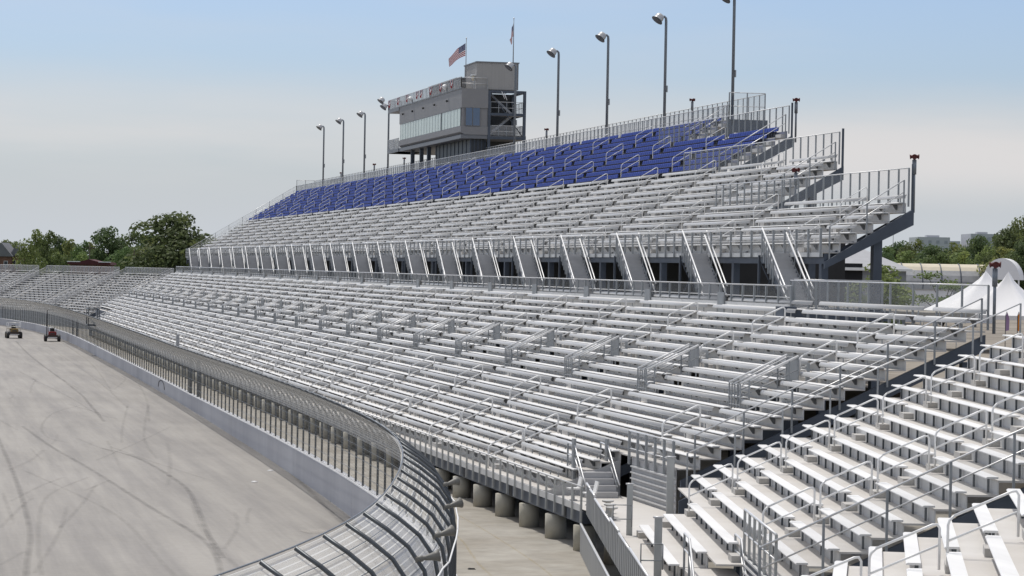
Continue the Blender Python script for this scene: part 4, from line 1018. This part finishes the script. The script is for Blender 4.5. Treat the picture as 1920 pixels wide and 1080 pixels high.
LT = [(20.3,600.2,15.1,8.3,1),(15.7,611.5,16.1,7.2,0),(23.6,538,17.0,6.6,2),(29.7,608.4,17.4,6.0,1),(33.5,628.0,16.2,5.6,0),(35.6,617.3,15.8,5.5,2),(37.4,606.7,15.3,4.8,1),(42.5,595.3,18.0,8.3,0),(47.7,604.4,17.8,7.4,1),(48.8,573.3,16.4,6.8,2),(51.0,542.2,20.5,14.4,0),(62.8,600.9,17.0,6.5,1),(70.5,640.2,16.2,7.7,2),(34.4,566.3,12.7,6.7,2),(30.3,562.1,12.4,5.5,1),(43.1,564.4,13.8,6.7,1),(45.4,548.5,12.9,5.5,2),(40.9,605.8,13.2,6.0,0),(23.0,584.3,12.5,6.9,0),(79.5,618.1,21.4,7.4,1),(76.9,638.8,19.5,6.4,0),(56.2,561.4,14.8,6.7,0)]
RT = [(171.1,453.5,15.1,5.8,1),(180.9,471.8,16.1,5.6,0),(175.9,452.5,16.5,4.8,1),(175.1,442.4,15.2,6.6,0),(178.8,441.6,16.0,5.6,2),(177.7,431.6,15.5,5.2,1),(176.1,421.7,16.7,5.4,0),(170.5,402.4,16.8,5.2,2),(168.6,392.6,17.4,5.9,0),(174.6,401.5,20.4,5.2,1),(159.6,374.1,14.5,6.4,2),(158.2,364.2,14.9,5.5,0),(161.8,394.1,13.9,5.9,2),(161.1,404.5,13.7,6.0,1),(160.1,415.0,14.1,6.2,2),(159.8,425.3,13.5,5.4,0),(164.8,373.0,18.0,5.6,2),(183.1,491.8,15.0,6.2,2)]
LT += [(23.4,661.1,15.1,8.4,1),(31.6,659.2,15.5,8.4,0),(42.7,656.7,15.5,8.4,2),(48.5,655.4,16.4,8.4,1),(57.3,653.4,17.3,9.7,0),(64.6,651.8,17.5,8.4,1),(72.2,650.1,16.7,8.1,0),(38.0,657.8,15.0,8.4,0)]
RT += [(179.5,472.2,14.9,7.0,0),(184.8,471.0,15.4,7.0,1),(190.7,469.6,15.3,7.0,0),(195.5,468.5,16.2,7.0,1),(200.4,467.4,16.5,7.0,2),(203.8,466.7,18.8,7.0,0)]
KN = ['dark green broadleaf tree', 'mid green maple like tree', 'pale yellow green tree']
used = [False]*3
def plant(x, y, top, wd, k, base, lab, grp):
    h = top-base; sc = (wd/13.5*1.45, wd/13.5*1.45, h/18.*1.02)
    if not used[k]:
        t = protos[k]; used[k] = True; t.location = (x,y,base); t.scale = sc; t.rotation_euler = (0,0,random.uniform(0,6.2)); t['label'] = lab; t['group'] = grp
    else:
        c = copy_tree(protos[k], (x,y,base), random.uniform(0,6.2), lab, None, sc); c['group'] = grp
cnt = [0]*6
LAB = {10: 'biggest dark green tree, tall and round, behind the far bleachers beside the grandstand end', 2: 'pale yellow green tree in front of the slate roofed house', 19: 'mid green tree top peeking over the far end of the grandstand'}
for q, (x, y, top, wd, k) in enumerate(LT):
    plant(x, y, top, wd, k, 0., LAB.get(q, f'{KN[k]} in the tree belt behind the far bleachers'), 'trees behind the far bleachers' if q not in LAB else 'single trees by the far turn')
for q, (x, y, top, wd, k) in enumerate(RT):
    lab = {9: 'tallest mid green tree behind the white tents at the frame edge'}.get(q, f'{KN[k]} in the tree belt behind the white vaulted pavilion')
    plant(x, y, top+.9, wd, k, 5., lab, 'trees behind the pavilion' if q != 9 else 'single trees by the tents')
for x, y, top, lab in ((65.3,205.7,12.2,'bright green tree seen through the gap under the upper tier'),(73.4,196.5,11.6,'bright green tree under the upper tier beside the open bay with the hall')):
    plant(x, y, top, 5.5, 2, 5., lab, 'trees behind the gap')
ct = thing('conifer_tree', 'dark narrow conifer at the frame edge above the slate roof', 'tree', (16.6,570,0))
mb = MB(); mb.tube([(16.6,570,0),(16.6,570,17.6)], .22, BARK, 6, None, .03); mb.obj('trunk', ct)
mb = MB(); rnd = random.Random(5)
for k in range(900):
    t = rnd.random()**.8; z = 4.5+13.2*t; r = (1-t)*2.6*rnd.uniform(.3,1.)*(.75+.35*math.sin(z*3.1)); a = rnd.uniform(0,6.28)
    c = Vector((16.6+r*math.cos(a), 570+r*math.sin(a), z-r*.25)); d = Vector((math.cos(a), math.sin(a), -.3))*.5; e = Vector((-math.sin(a), math.cos(a), .1))*.16
    mb.poly([c-d*.3-e, c+d, c-d*.3+e], LEAFD)
mb.obj('crown', ct)
# small spreading tree in front of the pavilion
sm_ = thing('small_tree', 'small spreading tree with open flat sprays in front of the vaulted pavilion', 'tree', (113.2,282.,5.))
mb = MB(); rnd = random.Random(9); lm_ = MB()
for k in range(9):
    a = rnd.uniform(0,6.28); d = rnd.uniform(1.2,4.4); z = 5+rnd.uniform(2.6,6.2); tip = Vector((113.2+d*math.cos(a), 282+d*math.sin(a), z))
    mb.tube([(113.2,282,5),(113.2+d*.25*math.cos(a),282+d*.25*math.sin(a),5+(z-5)*.55), tip], .11, BARK, 5, None, .03)
    for q in range(120):
        o = Vector((rnd.gauss(0,.85), rnd.gauss(0,.85), rnd.gauss(0,.22))); c = tip+o; s_ = rnd.uniform(.16,.34)
        n_ = Vector((rnd.gauss(0,.5), rnd.gauss(0,.5), 1)).normalized(); a_ = n_.orthogonal().normalized(); b_ = n_.cross(a_)
        lm_.poly([c+a_*s_, c+b_*s_*.6, c-a_*s_, c-b_*s_*.6], LEAF)
mb.obj('trunk', sm_); lm_.obj('crown', sm_)
# climbing greenery at the far top of the grandstand is the peeking tree above
# ================================================================== BUILDINGS AND TENTS BEHIND
def gable(mb, cx, cy, w_, d_, z0, z1, zr, m, fr):
    pass
VF = Fr((0,0,0), 12.68)       # v: across the view, u: away
def vf(x, y):   # world -> VF (u,v)
    return (x*VF.u.x + y*VF.u.y, x*VF.v.x + y*VF.v.y)
# houses at the left
for (x, y, w_, h0, h1, m, roof, lab, cat) in ((17.6,548,2.0,11.2,14.0,BRICK,GROOF,'slate roofed house with a pointed gable at the frame edge behind the far bleachers','house'),(20.6,549,1.1,11.4,13.6,BRICK,GROOF,'brick house with a brown red gable next to the slate roofed house','house')):
    u, v = vf(x, y); t = thing('house', lab, cat, (x,y,0))
    mb = MB(); mb.box(u, u+8, v-w_, v+w_, 0, h0, m, VF); mb.obj('wall', t)
    mb = MB(); mb.prism([(v-w_-.3,h0),(v+w_+.3,h0),(v,h1)], u-.3, u+8.3, roof, VF); r = mb.obj('roof', t)
    for k in (-1,1):
        m2 = MB(); m2.box(u-.03,u+.01,v+k*w_*.45-.4,v+k*w_*.45+.4,h0-2.2,h0-.9,WHITE,VF); f = m2.obj('window', t); m3 = MB(); m3.box(u-.05,u-.031,v+k*w_*.45-.33,v+k*w_*.45+.33,h0-2.13,h0-.97,WIN3,VF); m3.obj('pane', f)
u, v = vf(32.4,505); t = thing('pavilion_shed', 'long low shed with a maroon roof behind the middle far bleachers', 'shed', (32.4,505,0))
mb = MB(); mb.box(u,u+7,v-3.6,v+3.6,0,9.9,BRICK,VF); mb.obj('wall', t)
mb = MB(); mb.prism([(v-4.1,9.9),(v+4.1,9.9),(v+3.9,10.35),(v+1.8,10.45),(v,10.9),(v-1.8,10.45),(v-3.9,10.35)], u-.4, u+7.4, BROOF, VF); mb.obj('roof', t)
mb = MB(); mb.box(u-.5,u-.41,v-4.1,v-1.6,10.36,10.5,WHITE,VF); mb.box(u-.5,u-.41,v+1.8,v+4.1,10.36,10.5,WHITE,VF); mb.obj('parapet_trim', t)
for x, y, h, lab in ((36.0,560,14.2,'thin wooden utility pole between the middle trees behind the far bleachers'),(44.0,545,12.9,'thin wooden utility pole left of the biggest dark tree')):
    t = thing('utility_pole', lab, 'utility pole', (x,y,0), 0, 'utility poles behind the far bleachers'); mb = MB(); mb.tube([(x,y,0),(x,y,h)], .15, BARK, 6, None, .1); mb.obj('pole', t)
    mb = MB(); mb.box(y-.06,y+.06,x-1.1,x+1.1,h-1.,h-.8,BARK); mb.obj('crossarm', t)
# grey hall
u, v = vf(104.5,288); t = thing('exhibition_hall', 'grey hall with a pale metal hip roof behind the open end of the upper tier', 'hall', (104.5,288,5))
v0, v1 = v-9.5, v+6.2
mb = MB(); mb.box(u,u+22,v0,v1,4.9,11.3,HWALL,VF); mb.box(u-.1,u,v0+4.5,v1-5.0,6.,11.9,mat('dark_opening',(.02,.02,.022),.9),VF); mb.obj('wall', t)
mb = MB(); P = [VF(u-.7,v0-.6,11.3),VF(u-.7,v1+.6,11.3),VF(u+23,v1+.6,11.3),VF(u+23,v0-.6,11.3),VF(u+10,v0+5,14.2),VF(u+10,v1-5,14.2)]
b = len(mb.v); mb.v += P
for f in ((0,1,5,4),(1,2,5),(2,3,4,5),(3,0,4),(3,2,1,0)): mb.face(tuple(b+i for i in f), HROOF)
mb.obj('roof', t); mb = MB(); mb.box(u-.8,u-.71,v0-.6,v1+.6,11.1,11.35,WHITE,VF); mb.obj('gutter', t)
# vaulted pavilion
u, v = vf(142.5,378); t = thing('vaulted_pavilion', 'long white barrel vaulted pavilion with beige top and dark ribs behind the tents', 'pavilion', (142.5,378,5))
v0, v1, uc, rr, zc = v-.3, v+17., u+2.2, 4.6, 7.9
def arc(vv, r, a0, a1, n): return [VF(uc - r*math.cos(a0+(a1-a0)*k/n)*.75, vv, zc + r*math.sin(a0+(a1-a0)*k/n)) for k in range(n+1)]
mb = MB(); n = 14; A0 = arc(v0, rr, 0, math.pi, n); A1 = arc(v1, rr, 0, math.pi, n); b = len(mb.v); mb.v += A0 + A1
for k in range(n): mb.face((b+k, b+k+1, b+n+2+k, b+n+1+k), BEIGE if 4 <= k <= 10 else HWALL if k < 2 else mat('vault_shaded_side',(.46,.46,.46),.7), False)  # lit beige top and shaded grey side put into the face colours
mb.obj('vault', t)
mb = MB(); mb.poly(list(reversed([VF(uc-rr*.75,v0,4.9)] + A0 + [VF(uc+rr*.75,v0,4.9)])), WHITE); mb.box(uc-rr*.75,uc-rr*.75+.15,v0+.02,v1,4.9,7.9,mat('vault_shaded_side',(.46,.46,.46)),VF); mb.obj('wall', t)
for k in range(7):
    mb = MB(); vv = v0 + (v1-v0)*k/6; mb.tube(arc(vv, rr+.05, 0, math.pi*.62, 10), .09, DARKST if k else RED, 5); mb.obj('rib', t)
u, v = vf(152.2,356.6); t = thing('round_canopy', 'big white half round canopy end rising behind the tents', 'canopy', (152.2,356.6,5))
mb = MB(); n = 16; uc = u; zc = 10.3
f0 = [VF(uc+1.+0, v-2.6*math.cos(math.pi*k/n), zc+3.1*math.sin(math.pi*k/n)) for k in range(n+1)]; f1 = [VF(uc+5.+0, v-2.6*math.cos(math.pi*k/n)+1.4, zc+3.1*math.sin(math.pi*k/n)) for k in range(n+1)]
b = len(mb.v); mb.v += f0+f1
for k in range(n): mb.face((b+k,b+k+1,b+n+2+k,b+n+1+k), WHITEF, True)
mb.poly(list(reversed(f0)), WHITEF); mb.obj('canopy_skin', t)
mb = MB()
for vv in (v-2.5, v+2.5): mb.box(uc+1.1,uc+1.3,vv-.1,vv+.1,4.9,10.3,WHITE,VF)
mb.obj('post', t)
# low white walls beyond the fence
u, v = vf(120,300)
for k, (a, b, z1, lab) in enumerate(((-6.5,2.6,8.9,'low white site wall farther from the tents behind the top fence'),(3.2,7.6,8.5,'low white site wall nearer the tents behind the small tree'))):
    mb = MB(); mb.box(u+6,u+6.3,v+a,v+b,4.9,z1,WHITEF,VF); mb.box(u+5.9,u+6.4,v+a-.05,v+b+.05,z1,z1+.12,mat('wall_coping',(.35,.33,.3)),VF)
    tag(mb.obj('site_wall'), lab, 'wall', 'low white site walls')
# hospital blocks far away
for (x0, y, w_, h, lab, steps) in ((331.,848,17.5,24.,'distant grey stepped hospital block above the trees',((0,.62,0.),(.62,.82,-1.2),(.82,1.,-4.5))),(348.,843,14.,25.4,'distant grey block with a flat top nearer the tall tree',((0,.7,.0),(.7,1.4,-1.2)))):
    u, v = vf(x0, y); t = thing('hospital_block', lab, 'building', (x0,y,0))
    for a, b, dz in steps:
        mb = MB(); mb.box(u,u+20,v+w_*a,v+w_*b,0,h+dz,FARB,VF); f = mb.obj('wing', t)
        m2 = MB(); n_ = max(1,int(w_*(b-a)/2.2))
        for k in range(n_):
            for zz in (2.2, 4.6, 7.): m2.box(u-.05,u+.01,v+w_*a+(k+.3)*w_*(b-a)/n_,v+w_*a+(k+.7)*w_*(b-a)/n_,h+dz-zz,h+dz-zz+1.1,mat('hazy_far_glass',(.33,.35,.38)),VF)  # pane colour paled for distance haze
        m2.obj('window', f)
    mb = MB(); mb.box(u+4,u+8,v+w_*.2,v+w_*.45,h,h+.7,FARB,VF); mb.obj('roof_plant', t)
for x, y, h, lab in ((179.4,472.2,19.5,'thin pale mast beyond the trees, farther from the hospital'),):
    mb = MB(); mb.tube([(x,y,5),(x,y,h)], .07, GALVD, 5); tag(mb.obj('mast'), lab, 'mast')
# tents
def tent(name, label, cx, cy, hw, z0, ze, zp, rot, ridge=0.):
    t = thing(name, label, 'tent', (cx,cy,z0), 0, 'white peaked tents'); fr = Fr((cx,cy,0), rot)
    mb = MB(); n = 9; G = {}
    N_ = 28
    prof = lambda s_: zp - (zp-ze)*(s_**.72)
    for k in range(n+1):
        s_ = k/n
        for q in range(N_):
            a = 2*math.pi*q/N_ + math.pi/4; c, s2 = math.cos(a), math.sin(a); f = 1/max(abs(c),abs(s2)); rad = hw*s_*f*(1-.05*s_*math.sin(4*(a-math.pi/4)/2)**2)
            mb.v.append(fr(rad*c, rad*s2, prof(s_) - .12*s_*(1-s_)*(1-abs(math.sin(2*a)))))
    for k in range(n):
        for q in range(N_): q2 = (q+1) % N_; mb.face((k*N_+q, k*N_+q2, (k+1)*N_+q2, (k+1)*N_+q), WHITEF, True)
    mb.obj('canopy', t)
    mb = MB(); 
    for q in range(N_): 
        q2 = (q+1) % N_; a = 2*math.pi*q/N_+math.pi/4; a2 = 2*math.pi*q2/N_+math.pi/4
        f = lambda a: hw/max(abs(math.cos(a)),abs(math.sin(a)))*(1-.05*math.sin(4*(a-math.pi/4)/2)**2)
        P = lambda a, z: fr(f(a)*math.cos(a), f(a)*math.sin(a), z); mb.poly([P(a,ze),P(a2,ze),P(a2,ze-.32),P(a,ze-.32)], WHITEF)
    mb.obj('valance', t)
    for a in (-1,1):
        for b in (-1,1):
            mb = MB(); mb.tube([fr(a*hw*.98,b*hw*.98,z0-.2),fr(a*hw*.98,b*hw*.98,ze)], .05, WHITE, 6); mb.obj('leg', t)
tent('peaked_tent', 'white peaked tent with one smooth sloping side, set behind the other tent', 79.8, 190.2, 4.1, 5., 7.95, 11.05, 12.)
tent('peaked_tent', 'white peaked tent whose folds catch the light, at the frame edge', 79.05, 184.2, 3.0, 5., 7.8, 11.02, 40.)
# plywood sheet, feather flags by the tents
mb = MB(); mb.hexa([(41.2,84.5,8.62),(43.6,84.9,8.62),(43.4,88.6,8.86),(41.9,88.4,8.86),(41.2,84.5,8.66),(43.6,84.9,8.66),(43.4,88.6,8.9),(41.9,88.4,8.9)], DIRT)
tag(mb.obj('plywood_sheet'), 'yellow tan plywood sheet lying behind the top bench of the near bleacher', 'plywood sheet')
for x, y, c, lab, z0 in ((66.8,154.1,mat('orange_cloth',(.6,.2,.02),.8),'orange yellow feather banner under the tent edge','feather_banner'),(66.05,154.2,mat('mauve_cloth',(.3,.2,.33),.8),'mauve feather banner under the tent edge beside the speaker pole','feather_banner')):
    t = thing(z0, lab, 'banner', (x,y,5)); mb = MB(); mb.tube([(x,y,5),(x,y,8.2),(x+.08,y,8.45)], .025, DARKST, 5); mb.obj('pole', t)
    mb = MB(); mb.poly([(x+.02,y,7.25),(x+.26,y+.03,7.3),(x+.28,y+.05,8.0),(x+.12,y,8.42),(x+.02,y,8.2)], c); mb.obj('cloth', t)
# ================================================================== SERVICE MACHINES ON THE TRACK
def machine(name, label, x, y, body, mastL, rz):
    t = thing(name, label, 'service vehicle', (x,y,0), rz, 'rough terrain machines parked on the track')
    def o(mb, nm, par=None):
        ob = bpy.data.objects.new(nm, mb.mesh(nm)); COL.objects.link(ob); ob.parent = par or t; return ob
    for sx in (-1,1):
        for sy in (-1,1):
            mb = MB(); mb.lathe([(-.19,.36),(-.15,.44),(.15,.44),(.19,.36)], (sx*.86, sy*1.05, .44), (1,0,0), BLACK, 16); tr = o(mb, 'tyre')
            mb = MB(); mb.lathe([(-.205,.05),(-.2,.22),(.2,.22),(.205,.05)], (sx*.86, sy*1.05, .44), (1,0,0), body, 10); o(mb, 'rim', tr)
    mb = MB(); mb.prism([(-.66,.42),(.66,.42),(.7,.62),(.55,.86),(-.55,.86),(-.7,.62)], -1.5, 1.5, mat('machine_frame',(.05,.035,.03),.6)); o(mb, 'chassis')
    mb = MB(); mb.prism([(-.5,.87),(.5,.87),(.52,1.15),(.42,1.28),(-.42,1.28),(-.52,1.15)], -1.35, .9, body); mb.box(-1.38,-1.352,-.3,.3,.95,1.1,mat('grille',(.06,.06,.06))); o(mb, 'body')
    mb = MB(); mb.box(-.2,.35,-.3,.3,1.285,1.36,BLACK); mb.prism([(-.3,1.36),(.3,1.36),(.27,1.72),(-.27,1.72)], .28, .38, BLACK); o(mb, 'seat')
    mb = MB()
    if mastL:
        mb.tube([(-.72,-.9,.8),(-.72,-.9,4.1)], .07, mat('mast_dark',(.06,.06,.065)), 6); mb.tube([(-.5,.8,1.2),(-.5,.2,1.9),(.5,.2,1.9),(.5,.8,1.2)], .04, GALVD, 6); o(mb, 'mast')
    else:
        for sx in (-.82,.82): 
            for sy in (-1.2,1.2): mb.tube([(sx,sy,.85),(sx,sy,2.1)], .035, GALV, 5)
        for z in (1.6,2.1):
            mb.tube([(-.82,-1.2,z),(.82,-1.2,z),(.82,1.2,z),(-.82,1.2,z),(-.82,-1.2,z)], .03, GALV, 5)
        mb.box(-1.2,1.2,-.85,.85,1.29,1.33,body); o(mb, 'platform_rail')
    mb = MB(); mb.box(-1.53,-1.5,-.6,.6,.5,.58,WHITE); o(mb, 'bumper')
machine('service_machine', 'tan four wheeled machine with a railed platform parked on the track', 13.5, 364.4, YEL, False, .05)
machine('service_machine', 'red four wheeled machine with a tall thin mast parked by the wall', 18.0, 352.2, RED, True, -.03)
# grey box on the front railing far along
mb = MB(); mb.box(236.6,237.6,23.0,23.2,2.7,4.2,mat('cabinet_grey',(.30,.31,.33),.6)); mb.box(236.7,237.5,22.98,23.0,2.8,4.1,GALVD)
tag(mb.obj('control_cabinet'), 'upright grey cabinet on the front railing of the lower tier, seen over the fence', 'cabinet')
